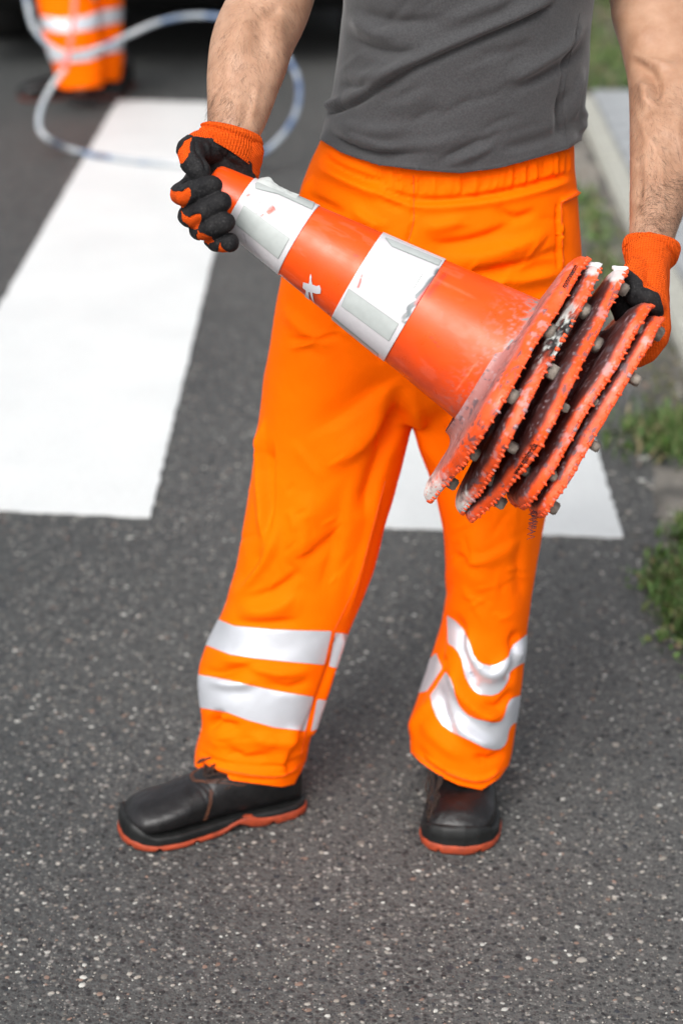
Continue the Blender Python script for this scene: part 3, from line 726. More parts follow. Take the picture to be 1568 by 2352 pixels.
    # grey rubber lugs under the plate
    for k in range(9):
        an = turn * .5 + seed * .37 + k * 2 * pi / 9; j = int(an / (2 * pi) * nphi) % nphi; rr = rho[j] * .885; wdt = .0095 if k % 4 else .016
        c0 = TIP + CA * (CL + da + .0160 + .008 + tilt * rr * sin(ph[j])) + E1 * rr * cos(ph[j]) + E2 * (rr * sin(ph[j]) + shift)
        o_ = E1 * cos(ph[j]) + E2 * sin(ph[j]); tg = np.cross(CA, o_)
        bm = bmesh.new(); bmesh.ops.create_cube(bm, size=1)
        bmesh.ops.bevel(bm, geom=list(bm.edges), offset=.12, segments=2, affect='EDGES')
        vv = [c0 + tg * v.co.x * wdt + o_ * v.co.y * .014 + CA * v.co.z * .014 for v in bm.verts]
        mk('lug', vv, [[q.index for q in f.verts] for f in bm.faces], M['lug'], root); bm.free()
    # print along the rim
    if ci in URLS and True:
        y0, y1, txt, hg, axo = URLS[ci]
        cu = bpy.data.curves.new('rim_print', 'FONT'); cu.body = txt; cu.size = 1; cu.extrude = .02; cu.offset = .035; ob = bpy.data.objects.new('t', cu); COL.objects.link(ob); bpy.context.view_layer.update()
        me = bpy.data.meshes.new_from_object(ob.evaluated_get(bpy.context.evaluated_depsgraph_get())); bpy.data.objects.remove(ob)
        tv, tt = arrays(me); wx = tv[:, 0].max(); vv = []
        for p in tv:
            yy = y0 + (y1 - y0) * p[0] / wx; ob_ = TIP + CA * (CL + da + axo + tilt * (yy - shift) + (.35 - p[1]) * hg) + E2 * yy + E1 * .4
            h = bvh.ray_cast(Vector(ob_), Vector(-E1)); vv.append(np.array(h[0]) + E1 * .0005 if h[0] is not None else None)
        if all(q is not None for q in vv):
            mk('rim_print', vv, tt, simple('print_ink', (.012, .008, .008), .8), root, False)
        else: print('PRINT MISS', ci, sum(q is None for q in vv), len(vv))
        print('PRINT', ci, [round(float(q)) for q in proj(np.array([v_ for v_ in vv if v_ is not None]).mean(0)[None])[0]], [round(float(q)) for q in proj(np.array([v_ for v_ in vv if v_ is not None]).mean(0)[None])[1]])
    if ci in (1, 2):      # hardened white paint on the upper corner
        j = int(round((pi / 2) / (2 * pi) * nphi)); 
        im2 = int(len(prof) * .62); cand = P[(np.abs(px - (1370 if ci == 1 else 1424)) < 40)]; top_ = P[np.argmin(py)]
        mb = MB(); mb.ball(top_, .0062, 3, (1.6, 1, .5)); vv = np.array(mb.v)
        vv = top_ + (vv - top_) * (1 + 1.6 * (fbm(vv, 140, 3, 5)[:, None] - .5))
        mk('paint_blob', vv, mb.f, simple('dried_paint', (.75, .74, .76), .6, 60, .06, 200, .4, .002), root)
    if ci == 4:
        rg = np.random.default_rng(6); mb = MB()
        for k in range(3):
            p = WD(1222 + 3 * k, 1172, 2.27); pts = []
            for q in range(34): pts.append(p + np.array([.004 * sin(q * (1.1 + .2 * k)) + rg.uniform(-.0015, .0015), rg.uniform(-.002, .002), -.0011 * q * (1 - .2 * k)]))
            mb.tube(pts, .00035, 4)
        mb.build('loose_thread', M['thread'], root)
    cones.append(root)
# ================================================================== the worker holding the cones
YB = 2.60
person = empty('person', tuple((G(560, 1880) + G(1045, 1900)) / 2))
tag(person, 'worker in banded orange trousers, grey t-shirt and gloves, holding the stack of cones', 'person')

# ---- trousers
mb = MB()
loft_rows(mb, [(250, 760, 1300, 2.60, .115), (330, 735, 1316, 2.60, .118), (370, 712, 1318, 2.60, .122), (440, 686, 1326, 2.60, .13), (520, 668, 1333, 2.60, .138), (600, 650, 1336, 2.60, .14), (700, 632, 1334, 2.60, .138), (800, 616, 1326, 2.60, .128), (880, 606, 1312, 2.60, .11), (930, 640, 1270, 2.6, .08)], 96, 2.35)
loft_rows(mb, [(620, 660, 960, 2.60, .11), (760, 622, 962, 2.60, .122), (900, 601, 955, 2.60, .118), (1000, 591, 940, 2.595, .112), (1100, 578, 912, 2.59, .108), (1200, 562, 884, 2.585, .104), (1300, 544, 856, 2.58, .10), (1380, 526, 826, 2.575, .098), (1430, 508, 803, 2.57, .098), (1485, 478, 783, 2.565, .10), (1540, 455, 764, 2.56, .10), (1600, 461, 745, 2.555, .098), (1660, 468, 722, 2.55, .096), (1710, 455, 708, 2.55, .098), (1740, 447, 702, 2.55, .10), (1790, 452, 695, 2.55, .102), (1900, 460, 690, 2.55, .1)], 72, 2.3)
loft_rows(mb, [(620, 950, 1320, 2.60, .11), (760, 940, 1326, 2.60, .122), (900, 936, 1306, 2.60, .118), (1000, 961, 1283, 2.595, .110), (1100, 986, 1262, 2.59, .105), (1200, 1012, 1240, 2.585, .10), (1300, 1022, 1227, 2.58, .096), (1400, 1024, 1213, 2.575, .094), (1460, 1014, 1207, 2.57, .094), (1530, 992, 1200, 2.565, .096), (1600, 966, 1190, 2.56, .098), (1665, 942, 1180, 2.555, .10), (1720, 940, 1172, 2.55, .102), (1760, 948, 1160, 2.55, .102), (1820, 955, 1150, 2.55, .1), (1900, 960, 1140, 2.55, .1)], 72, 2.3)
v, t = remesh(mb, .0032, 14, .5)
Vv = []
# (points, height mm, width left, width right, end taper); positive ridges, negative hollows
TF = [
 # fold bundle over the left hip and pocket
 ([(712, 372), (770, 400), (850, 436), (930, 455)], 7, 12, 20), ([(735, 345), (765, 378), (830, 408), (900, 424)], -6, 8, 8), ([(690, 450), (740, 470), (800, 500)], -5, 14, 26),
 ([(800, 470), (850, 510), (900, 520)], 5, 14, 18), ([(850, 440), (900, 470), (940, 480)], -4, 10, 10), ([(716, 400), (705, 440), (690, 480)], 5, 6, 12),
 # waistband hem and gathers
 ([(850, 428), (950, 458), (1060, 456), (1180, 436), (1315, 398)], -5, 7, 9, .1), ([(850, 440), (950, 472), (1070, 470), (1190, 450), (1320, 412)], 3, 9, 12, .1),
 # crotch and fly
 ([(948, 405), (950, 470), (950, 505)], -3.5, 3, 5, .1), ([(950, 505), (942, 540), (930, 570)], -3, 4, 8), ([(965, 500), (1000, 520), (1080, 500)], 4, 14, 18), ([(960, 530), (1010, 560), (1120, 540), (1200, 500)], -5, 12, 30),
 ([(1000, 590), (1100, 590), (1200, 560), (1290, 520)], 6, 20, 34), ([(1040, 620), (1130, 620), (1230, 600), (1320, 560)], -5, 12, 26), ([(1090, 640), (1200, 640), (1310, 620)], 5, 12, 22), ([(1130, 470), (1180, 500), (1240, 480)], -4, 10, 16),
 # left thigh
 ([(650, 775), (720, 780), (790, 765)], -4, 4, 9), ([(655, 800), (700, 792), (745, 770)], 4, 6, 10), ([(640, 700), (700, 760), (780, 800)], 4, 14, 20),
 ([(930, 840), (860, 900), (780, 960), (690, 1000)], -5, 16, 46), ([(940, 880), (880, 960), (800, 1040), (720, 1080)], 7, 26, 44), ([(945, 930), (900, 1000), (860, 1100), (830, 1200)], -8, 12, 30, .25), ([(918, 880), (905, 960), (880, 1050)], -9, 18, 30),
 ([(608, 950), (600, 1080), (606, 1200), (612, 1255)], 9, 4, 14, .25), ([(622, 1000), (620, 1120), (620, 1240)], -8, 7, 26), ([(612, 1250), (580, 1310), (540, 1360)], -5, 10, 18), ([(640, 1180), (620, 1270), (560, 1350), (525, 1390)], 6, 14, 24),
 ([(720, 1120), (700, 1220), (690, 1320)], 5, 30, 40), ([(800, 1080), (775, 1200), (760, 1320), (745, 1400)], -4, 18, 30), ([(880, 1100), (850, 1220), (820, 1330), (790, 1440)], 4, 9, 12), ([(660, 1290), (720, 1270), (790, 1220)], -4, 16, 26),
 ([(540, 1400), (620, 1400), (700, 1360)], 6, 14, 30), ([(520, 1425), (600, 1430), (700, 1425)], -4, 10, 14), ([(560, 1380), (640, 1350), (700, 1300)], -4, 10, 16),
 # left shin and hem
 ([(455, 1530), (500, 1545), (560, 1530), (620, 1530)], -7, 10, 16), ([(480, 1500), (560, 1525), (640, 1545), (730, 1540)], 6, 12, 14), ([(470, 1560), (530, 1570), (600, 1565)], 5, 12, 14), ([(600, 1560), (660, 1580), (720, 1560)], -4, 10, 14),
 ([(470, 1650), (500, 1660), (560, 1670)], -7, 8, 18), ([(478, 1690), (500, 1640), (520, 1650)], -6, 10, 12), ([(560, 1690), (640, 1700), (700, 1670)], 6, 14, 20), ([(500, 1700), (560, 1740), (640, 1730)], -5, 12, 20), ([(452, 1735), (500, 1762), (560, 1775), (640, 1778), (690, 1760)], 3.5, 4, 6, .1), ([(452, 1720), (500, 1748), (600, 1762), (690, 1745)], -3, 4, 5, .1), ([(450, 1748), (500, 1774), (600, 1790), (690, 1772)], -2.5, 3, 4, .1),
 ([(690, 1660), (650, 1740), (655, 1800)], 5, 8, 20), ([(785, 1450), (760, 1540), (735, 1620), (705, 1700)], 5, 5, 7, .1), ([(775, 1450), (750, 1540), (720, 1620), (690, 1690)], -3, 4, 4, .1),
 # right thigh and knee
 ([(940, 880), (970, 980), (1010, 1100)], 6, 12, 26), ([(990, 920), (1030, 1050), (1050, 1180)], -5, 20, 34), ([(1100, 1190), (1100, 1300), (1110, 1380)], 5, 40, 40), ([(1030, 1260), (1090, 1300), (1120, 1280)], -4, 12, 18), ([(1026, 1290), (1060, 1300), (1140, 1270), (1220, 1230)], 4, 12, 26), ([(1200, 1200), (1190, 1300), (1200, 1400)], -4, 14, 20),
 # right shin: deep sagging folds that bend the bands
 ([(1060, 1440), (1085, 1500), (1125, 1545), (1170, 1510), (1200, 1460)], 8, 20, 22, .2), ([(1040, 1400), (1060, 1470), (1070, 1540), (1100, 1600)], -9, 16, 16, .25), ([(1190, 1440), (1175, 1500), (1168, 1580)], -8, 10, 14, .25), ([(1100, 1610), (1140, 1625), (1180, 1580)], -6, 10, 12), ([(1040, 1520), (1060, 1590), (1110, 1640), (1160, 1640)], 8, 18, 16, .2),
 ([(1030, 1640), (1080, 1690), (1150, 1720)], 6, 16, 20), ([(1010, 1560), (1020, 1640), (1060, 1700)], -6, 14, 16), ([(1025, 1500), (1010, 1550), (980, 1600)], -6, 5, 8, .2), ([(960, 1640), (1010, 1700), (1080, 1750)], 5, 20, 20), ([(950, 1700), (990, 1760), (1060, 1795)], -5, 14, 16), ([(965, 1730), (1030, 1775), (1100, 1790), (1150, 1765)], 4, 5, 7, .1), ([(1080, 1730), (1120, 1745), (1165, 1720)], -6, 8, 14), ([(960, 1745), (1030, 1787), (1100, 1801), (1150, 1778)], -3, 4, 4, .1), ([(1000, 1600), (960, 1660), (945, 1700)], 6, 10, 20),
 ([(1287, 465), (1290, 540), (1292, 620)], 3, 3, 5, .1), ([(1280, 465), (1283, 540), (1284, 620)], -3.5, 4, 3, .1), ([(1287, 462), (1305, 455), (1330, 440)], 5, 4, 5, .1), ([(1150, 640), (1230, 600), (1300, 590)], 4, 10, 14)]
rg = np.random.default_rng(3)
for k in range(34):      # elastic gathers under the shirt
    x0 = 870 + k * 13.2 + rg.uniform(-4, 4); yb = np.interp(x0, [850, 950, 1060, 1180, 1315], [418, 450, 448, 430, 392])
    TF.append(([(x0, yb - 55), (x0 + rg.uniform(-6, 6), yb - 20), (x0 + rg.uniform(-8, 8), yb + rg.uniform(-4, 16))], rg.choice([-1, 1]) * rg.uniform(.8, 3.2), rg.uniform(2.5, 5), rg.uniform(3, 6), .3))
for k in range(26):
    x0 = rg.uniform(640, 1300); y0 = rg.uniform(480, 900); a = rg.uniform(-.6, .6) + (0.5 if x0 < 900 else -.5); l = rg.uniform(25, 70)
    TF.append(([(x0 - l * cos(a), y0 - l * sin(a)), (x0, y0 + rg.uniform(-6, 6)), (x0 + l * cos(a), y0 + l * sin(a))], rg.choice([-1, 1]) * rg.uniform(.8, 2.2), rg.uniform(4, 9), rg.uniform(5, 14)))
for k in range(30):
    y0 = rg.uniform(980, 1400); lf = rg.random() < .55; x0 = rg.uniform(590, 840) if lf else rg.uniform(1030, 1210); a = rg.uniform(.9, 2.2); l = rg.uniform(25, 80)
    TF.append(([(x0 - l * cos(a), y0 - l * sin(a)), (x0 + rg.uniform(-6, 6), y0), (x0 + l * cos(a), y0 + l * sin(a))], rg.choice([-1, 1]) * rg.uniform(.6, 1.8), rg.uniform(5, 12), rg.uniform(6, 16)))
for k in range(60):      # sharp little creases at hips, knees and hems
    x0, y0, a = [(rg.uniform(700, 1290), rg.uniform(480, 640), rg.uniform(-.5, .5)), (rg.uniform(560, 860), rg.uniform(1050, 1400), rg.uniform(-1.1, -.3)), (rg.uniform(1040, 1200), rg.uniform(1200, 1420), rg.uniform(-.7, .9)), (rg.uniform(470, 700), rg.uniform(1680, 1740), rg.uniform(-.4, .4))][rg.integers(4)]; l = rg.uniform(10, 34)
    TF.append(([(x0 - l * cos(a), y0 - l * sin(a)), (x0, y0 + rg.uniform(-4, 4)), (x0 + l * cos(a), y0 + l * sin(a))], rg.choice([-1, 1]) * rg.uniform(.7, 1.5), rg.uniform(2.6, 4), rg.uniform(4, 10)))
TF = [(f[0], f[1] * 1.55, f[2] * .82, (f[3] if len(f) > 3 else f[2]) * .85, f[4] if len(f) > 4 else .35) for f in TF]; v = folds(v, t, TF); v = relax(v, t, 1, .4)
n = normals(v, t); v = v + n * ((fbm(v, 7, 2, 4) - .5) * .008 + (fbm(v, 30, 2, 14) - .5) * .002)[:, None]
px, py, dd = proj(v)
hem = np.where(px < 850, np.interp(px, [440, 452, 520, 600, 648, 680, 702], [1752, 1764, 1791, 1802, 1808, 1800, 1748]), np.interp(px, [936, 964, 1010, 1052, 1105, 1146, 1180], [1722, 1750, 1782, 1803, 1815, 1788, 1740]))
back = (n[:, 1] > 0) & (py > 1500); hem = hem - np.where(v[:, 1] > 2.55, 34 * sstep(2.55, 2.62, v[:, 1]), 0)
top_ = np.interp(px, [725, 741, 788, 870, 970, 1058, 1146, 1228, 1305, 1335, 1350], [310, 314, 332, 357, 370, 375, 364, 342, 322, 308, 300]); top_ = np.where(v[:, 1] > 2.6, 270, top_)
keep = np.minimum(hem - py, py - top_)
tv, tt, us = clip(v, t, keep)
trous = mk('trousers', tv, tt, M['cloth'], person); solid(trous, .0025)
tb = BVHTree.FromPolygons([Vector(p) for p in tv], [tuple(map(int, q)) for q in tt])
N = normals(tv, tt); px, py, dd = proj(tv)
BANDS = [
 [(440, 1418), (505, 1424), (540, 1438), (628, 1446), (761, 1449), (744, 1526), (656, 1519), (592, 1512), (529, 1504), (477, 1483), (430, 1470)],
 [(769, 1452), (830, 1462), (800, 1536), (755, 1531)],
 [(420, 1542), (455, 1549), (510, 1560), (573, 1573), (640, 1588), (719, 1600), (700, 1679), (629, 1670), (568, 1653), (521, 1635), (466, 1626), (430, 1618)],
 [(728, 1605), (770, 1612), (745, 1666), (713, 1680)],
 [(1027, 1413), (1046, 1425), (1063, 1443), (1073, 1462), (1080, 1482), (1086, 1503), (1096, 1518), (1109, 1526), (1124, 1529), (1140, 1527), (1156, 1518), (1166, 1508), (1170, 1494), (1178, 1482), (1205, 1459), (1240, 1440), (1235, 1510), (1196, 1524), (1182, 1532), (1170, 1543), (1166, 1562), (1154, 1581), (1143, 1592), (1128, 1597), (1101, 1595), (1087, 1586), (1077, 1574), (1068, 1556), (1063, 1537), (1060, 1515), (1052, 1498), (1042, 1486), (1029, 1478)],
 [(1024, 1543), (1034, 1557), (1041, 1575), (1045, 1595), (1053, 1616), (1062, 1630), (1074, 1641), (1092, 1650), (1113, 1655), (1132, 1659), (1147, 1657), (1155, 1648), (1159, 1636), (1163, 1620), (1169, 1608), (1177, 1602), (1215, 1590), (1200, 1655), (1177, 1662), (1170, 1670), (1166, 1682), (1163, 1700), (1157, 1712), (1147, 1720), (1134, 1722), (1110, 1716), (1085, 1703), (1058, 1690), (1035, 1680), (1016, 1666), (1003, 1647), (994, 1625), (988, 1598)],
 [(1002, 1500), (1016, 1534), (981, 1588), (960, 1592), (960, 1540)]]
for b in BANDS:
    v2, t2, us = clip(tv + N * .0009, tt, poly_sd(px, py, b))
    if len(t2): mk('reflective_band', v2, t2, M['tape'], trous)
# seams sewn down: fly, side pocket, inseam, waist
for ln in ([(949, 402), (950, 470), (950, 503), (942, 540), (932, 566)], [(1287, 466), (1290, 530), (1293, 610), (1296, 640)], [(1287, 464), (1303, 457), (1331, 440)], [(1291, 468), (1306, 461), (1331, 446)],
           [(884, 1105), (852, 1225), (822, 1330), (766, 1450)], [(764, 1452), (748, 1530), (722, 1602), (702, 1680), (690, 1740)], [(452, 1738), (520, 1770), (640, 1784), (694, 1752)], [(950, 1728), (1010, 1768), (1100, 1796), (1160, 1762)], [(1022, 1420), (1022, 1500), (1000, 1560), (972, 1610)]):
    q = drape(tb, ln, .0003); mb = MB()
    if len(q) > 3: mb.tube(q, .0006, 5, False); mb.build('seam', M['dark'], trous)

# ---- t-shirt
mb = MB()
loft_rows(mb, [(440, 745, 1315, 2.605, .135), (360, 740, 1322, 2.605, .138), (300, 742, 1336, 2.605, .137), (262, 752, 1340, 2.605, .134), (220, 765, 1343, 2.605, .132), (165, 772, 1348, 2.605, .130), (82, 782, 1352, 2.605, .129), (0, 791, 1358, 2.61, .13), (-100, 775, 1385, 2.61, .133), (-250, 745, 1415, 2.61, .133), (-370, 725, 1440, 2.61, .118), (-440, 745, 1415, 2.61, .09), (-500, 850, 1310, 2.61, .072), (-530, 930, 1230, 2.61, .062)], 96, 2.2)
def arm_tube(mb, pts, n=24):
    """pts: (x, y, depth along the view, half width px, half depth m)"""
    P = [WD(p[0], p[1], p[2]) for p in pts]; r = [(p[3] * p[2] / FPX, p[4]) for p in pts]; A = smooth_line([np.concatenate([P[i], r[i]]) for i in range(len(P))], 5); out = []
    for i, q in enumerate(A):
        tn = A[min(i + 1, len(A) - 1)][:3] - A[max(i - 1, 0)][:3]; tn /= np.linalg.norm(tn)
        s = np.cross(tn, FW); s /= np.linalg.norm(s); u = np.cross(s, tn)
        out.append([tuple(q[:3] + s * cos(2 * pi * j / n) * q[3] + u * sin(2 * pi * j / n) * q[4]) for j in range(n)])
    mb.rings(out)
arm_tube(mb, [(800, -440, 2.66, 80, .05), (745, -390, 2.66, 100, .065), (715, -290, 2.66, 108, .066), (690, -210, 2.64, 106, .064)])
arm_tube(mb, [(1360, -440, 2.66, 80, .05), (1410, -390, 2.66, 100, .065), (1445, -290, 2.66, 108, .066), (1465, -210, 2.66, 106, .064)])
v, t = remesh(mb, .0034, 10, .5)
SF = [
 ([(756, 262), (815, 238), (870, 203), (930, 165), (991, 137), (1055, 108), (1118, 82), (1200, 45), (1290, 0)], -6, 7, 12, .12), ([(760, 252), (815, 224), (870, 190), (930, 152), (991, 124), (1118, 68), (1200, 32), (1280, -12)], 7, 22, 10, .12),
 ([(745, 285), (790, 320), (850, 345), (930, 352), (1000, 345)], -6, 7, 11), ([(760, 300), (820, 318), (880, 338), (950, 338)], 6, 9, 9), ([(750, 262), (800, 290), (880, 300), (960, 290)], 5, 14, 18), ([(745, 245), (765, 240), (795, 230)], 6, 9, 10, .3), ([(748, 262), (770, 258), (800, 244)], -6, 5, 6, .3),
 ([(742, 300), (770, 340), (840, 366), (900, 380), (980, 388)], 4, 6, 8, .15), ([(745, 292), (800, 335), (880, 362), (960, 372)], -4, 5, 6), ([(790, 60), (830, 100), (900, 120), (990, 118)], -6, 12, 16), ([(800, 30), (850, 70), (920, 86)], 6, 14, 18), ([(795, -10), (840, 30), (930, 50), (1040, 40)], -5, 14, 20),
 ([(775, 160), (830, 175), (900, 160), (960, 120)], 5, 12, 16), ([(770, 190), (830, 200), (870, 185)], -4, 9, 12), ([(1000, 60), (1100, 20), (1200, -20)], 5, 20, 24), ([(1350, 60), (1320, 130), (1240, 180), (1150, 220)], -5, 12, 18), ([(1350, 30), (1310, 100), (1220, 160), (1130, 200)], 5, 14, 18),
 ([(1000, 370), (1040, 350), (1110, 320), (1170, 300)], -4, 8, 12), ([(1020, 380), (1080, 358), (1150, 330)], 4, 9, 10), ([(1330, 260), (1300, 300), (1220, 330), (1120, 350)], -4, 12, 16), ([(1310, 200), (1290, 260), (1295, 330)], -6, 7, 14), ([(1340, 150), (1322, 220), (1318, 290)], 6, 8, 10), ([(1330, 300), (1300, 335), (1260, 350)], 4, 8, 10), ([(1330, 50), (1300, 150), (1290, 230), (1302, 330)], -3, 3, 5, .1),
 ([(870, 250), (940, 235), (1000, 200)], 3, 16, 22), ([(930, 290), (980, 260), (1030, 250)], -3, 12, 14), ([(1080, 130), (1160, 120), (1240, 90)], -3, 18, 22), ([(742, 305), (760, 335), (840, 372), (980, 393), (1060, 397), (1146, 385), (1228, 363), (1305, 341)], 2.5, 5, 5, .02), ([(900, 330), (1000, 330), (1080, 300)], 3, 12, 18), ([(1330, 245), (1346, 270), (1330, 310)], 5, 10, 10)]
for k in range(24):
    x0 = rg.uniform(790, 1320); y0 = rg.uniform(0, 370); a = rg.uniform(-.8, -.2); l = rg.uniform(30, 80)
    SF.append(([(x0 - l * cos(a), y0 - l * sin(a)), (x0, y0 + rg.uniform(-5, 5)), (x0 + l * cos(a), y0 + l * sin(a))], rg.choice([-1, 1]) * rg.uniform(.6, 1.8), rg.uniform(5, 12), rg.uniform(6, 16)))
SF = [(f[0], f[1] * 1.45, f[2] * .85, (f[3] if len(f) > 3 else f[2]) * .85, f[4] if len(f) > 4 else .35) for f in SF]; v = folds(v, t, SF); v = relax(v, t, 1, .4); n = normals(v, t)
v = v + n * ((fbm(v, 8, 2, 54) - .5) * .008 + (fbm(v, 26, 2, 64) - .5) * .002)[:, None]
# hem gathered on the back, cut along the photographed edge in front
px, py, dd = proj(v)
hem = np.interp(px, [725, 741, 788, 870, 970, 1058, 1146, 1228, 1305, 1335, 1350], [318, 324, 352, 379, 392, 397, 386, 364, 342, 322, 300])
hem = np.where(v[:, 1] > 2.6, np.minimum(hem, 330) - 20, hem)
neck = v - np.array([W(1080, -560, 2.58)[0], 2.56, 1.505]); nd = np.linalg.norm(neck * [1, .9, 1.], axis=1) - .085
arml = -(v - WD(690, -210, 2.64)) @ np.array([.0, 0, -1]) ; 
cutz = WD(690, -225, 2.64)[2]
slv = np.where((px < 735) | (px > 1430), v[:, 2] - cutz, 1)
keep = np.minimum(np.minimum(hem - py, nd * 3000), slv * 3000)
keep = np.where(v[:, 2] < 1.25, hem - py, np.minimum(nd, slv) * 3000)
sv_, st_, us = clip(v, t, keep)
shirt = mk('t_shirt', sv_, st_, M['shirt'], person); solid(shirt, .0018)
sb = BVHTree.FromPolygons([Vector(p) for p in sv_], [tuple(map(int, q)) for q in st_])
for ln in ([(1330, 30), (1312, 110), (1300, 170), (1291, 235), (1296, 280), (1300, 335)], [(760, 346), (840, 374), (970, 387), (1058, 391), (1146, 380), (1228, 358), (1300, 336)]):
    q = drape(sb, ln, .0001); mb = MB()
    if len(q) > 3: mb.tube(q, .0005, 5, False); mb.build('seam', M['shirtseam'], shirt)

# ---- body: one continuous skin surface from head to feet
mb = MB()
loft_rows(mb, [(640, 700, 1290, 2.6, .09), (460, 720, 1290, 2.6, .10), (330, 765, 1300, 2.60, .108), (165, 795, 1325, 2.60, .108), (0, 805, 1340, 2.61, .112), (-250, 770, 1390, 2.61, .118), (-370, 760, 1405, 2.61, .10), (-440, 800, 1360, 2.61, .075), (-500, 900, 1265, 2.61, .055)], 60)
nk = W(1082, -560, 2.6); hc = nk + np.array([0, -.03, .165])
mb.chain([(W(1082, -470, 2.6), .062), (nk + np.array([0, -.01, .05]), .058)])
mb.ball(hc + np.array([0, .012, .03]), .092, 3, (.84, 1.03, 1.08)); mb.ball(hc + np.array([0, -.03, -.045]), .064, 3, (.9, .95, 1.1)); mb.ball(hc + np.array([0, -.052, -.088]), .03, 3, (1.1, .8, .7))
mb.chain([(hc + np.array([0, -.088, .012]), .008), (hc + np.array([0, -.108, -.018]), .0125)]); mb.ball(hc + np.array([-.011, -.098, -.022]), .008); mb.ball(hc + np.array([.011, -.098, -.022]), .008)
mb.ball(hc + np.array([0, -.088, -.05]), .011, 2, (2.1, .8, .45)); mb.ball(hc + np.array([0, -.086, -.06]), .011, 2, (1.8, .8, .5))
for s in (-1, 1): mb.ball(hc + np.array([s * .08, .01, -.002]), .028, 2, (.3, .7, 1.15)); mb.chain([(hc + np.array([s * .012, -.08, .035]), .008), (hc + np.array([s * .045, -.068, .036]), .007)])
ARML = [(790, -420, 2.66, 90, .052), (735, -360, 2.65, 96, .056), (705, -240, 2.62, 92, .056), (672, -140, 2.56, 90, .052), (645, -60, 2.50, 92, .047), (615, 20, 2.45, 96, .045), (580, 95, 2.41, 95, .042), (562, 170, 2.38, 88, .037), (550, 240, 2.36, 76, .031), (538, 300, 2.34, 62, .026), (533, 326, 2.338, 50, .020), (531, 340, 2.34, 36, .012)]
ARMR = [(1370, -420, 2.66, 90, .052), (1425, -360, 2.66, 96, .056), (1455, -240, 2.66, 94, .056), (1480, -120, 2.64, 96, .054), (1502, 0, 2.61, 102, .052), (1520, 90, 2.58, 98, .050), (1532, 180, 2.55, 92, .047), (1534, 260, 2.51, 90, .044), (1530, 340, 2.47, 86, .041), (1518, 420, 2.44, 74, .036), (1503, 500, 2.41, 60, .029), (1494, 560, 2.39, 50, .025), (1492, 620, 2.375, 44, .020), (1492, 680, 2.37, 36, .014)]
arm_tube(mb, ARML, 32); arm_tube(mb, ARMR, 32)
for side, (hx, hy, kx, ky, ax_, ay_) in enumerate(((830, 640, 690, 1280, 590, 1800), (1150, 640, 1120, 1280, 1060, 1800))):
    mb.chain([(W(hx, hy, 2.61), .088), (W(hx * .6 + kx * .4, hy * .6 + ky * .4, 2.6), .078), (W(kx, ky, 2.58), .055), (W(kx * .6 + ax_ * .4, ky * .6 + ay_ * .4, 2.585), .055), (W(ax_, ay_, 2.57), .030)], 24)
    foot = (G(628, 1852), G(375, 1905)) if side == 0 else (G(1052, 1800), G(1046, 1945))
    mb.chain([(W(ax_, ay_, 2.57), .030), (foot[0] + [0, 0, .055], .022), (foot[0] * .4 + foot[1] * .6 + [0, 0, .045], .012)])
v, t = remesh(mb, .0045, 8, .5)
AF = [ # forearm on the left: tendons, muscle edge; the other arm: crook, veins
 ([(655, 0), (640, 60), (645, 140), (630, 220)], 4, 16, 30), ([(560, -10), (545, 80), (540, 170)], 4, 26, 30), ([(610, 0), (600, 60), (605, 150)], -4, 14, 18), ([(650, 10), (625, 30), (600, 28)], -5, 8, 12), ([(580, 200), (570, 250), (560, 300)], -2.5, 6, 8), ([(548, 160), (545, 230), (540, 290)], 2, 5, 6), ([(600, 170), (585, 230), (575, 290)], 2, 5, 6), ([(500, 130), (510, 200), (515, 270)], -2, 10, 12),
 ([(1445, 130), (1480, 150), (1500, 170), (1512, 205), (1500, 240)], -10, 8, 18, .25), ([(1438, 118), (1475, 138), (1530, 150), (1560, 140)], 6, 8, 10), ([(1476, 180), (1484, 220), (1480, 252)], 9, 12, 14), ([(1455, 240), (1480, 300), (1490, 360)], 3, 8, 10), ([(1480, 300), (1510, 360), (1520, 430), (1518, 500)], 3.2, 5, 7, .2), ([(1500, 300), (1545, 330), (1560, 400)], -4, 12, 20), ([(1465, 330), (1470, 420), (1472, 500)], -3.5, 8, 12), ([(1540, 230), (1560, 300), (1550, 380)], 5, 24, 24), ([(1420, 0), (1450, 60), (1500, 110)], 5, 26, 34), ([(1490, 380), (1480, 450), (1485, 520)], 2, 5, 6)]
v = folds(v, t, AF)
body = mk('body', v, t, M['skin'], person)
bvb = BVHTree.FromPolygons([Vector(p) for p in v], [tuple(map(int, q)) for q in t])
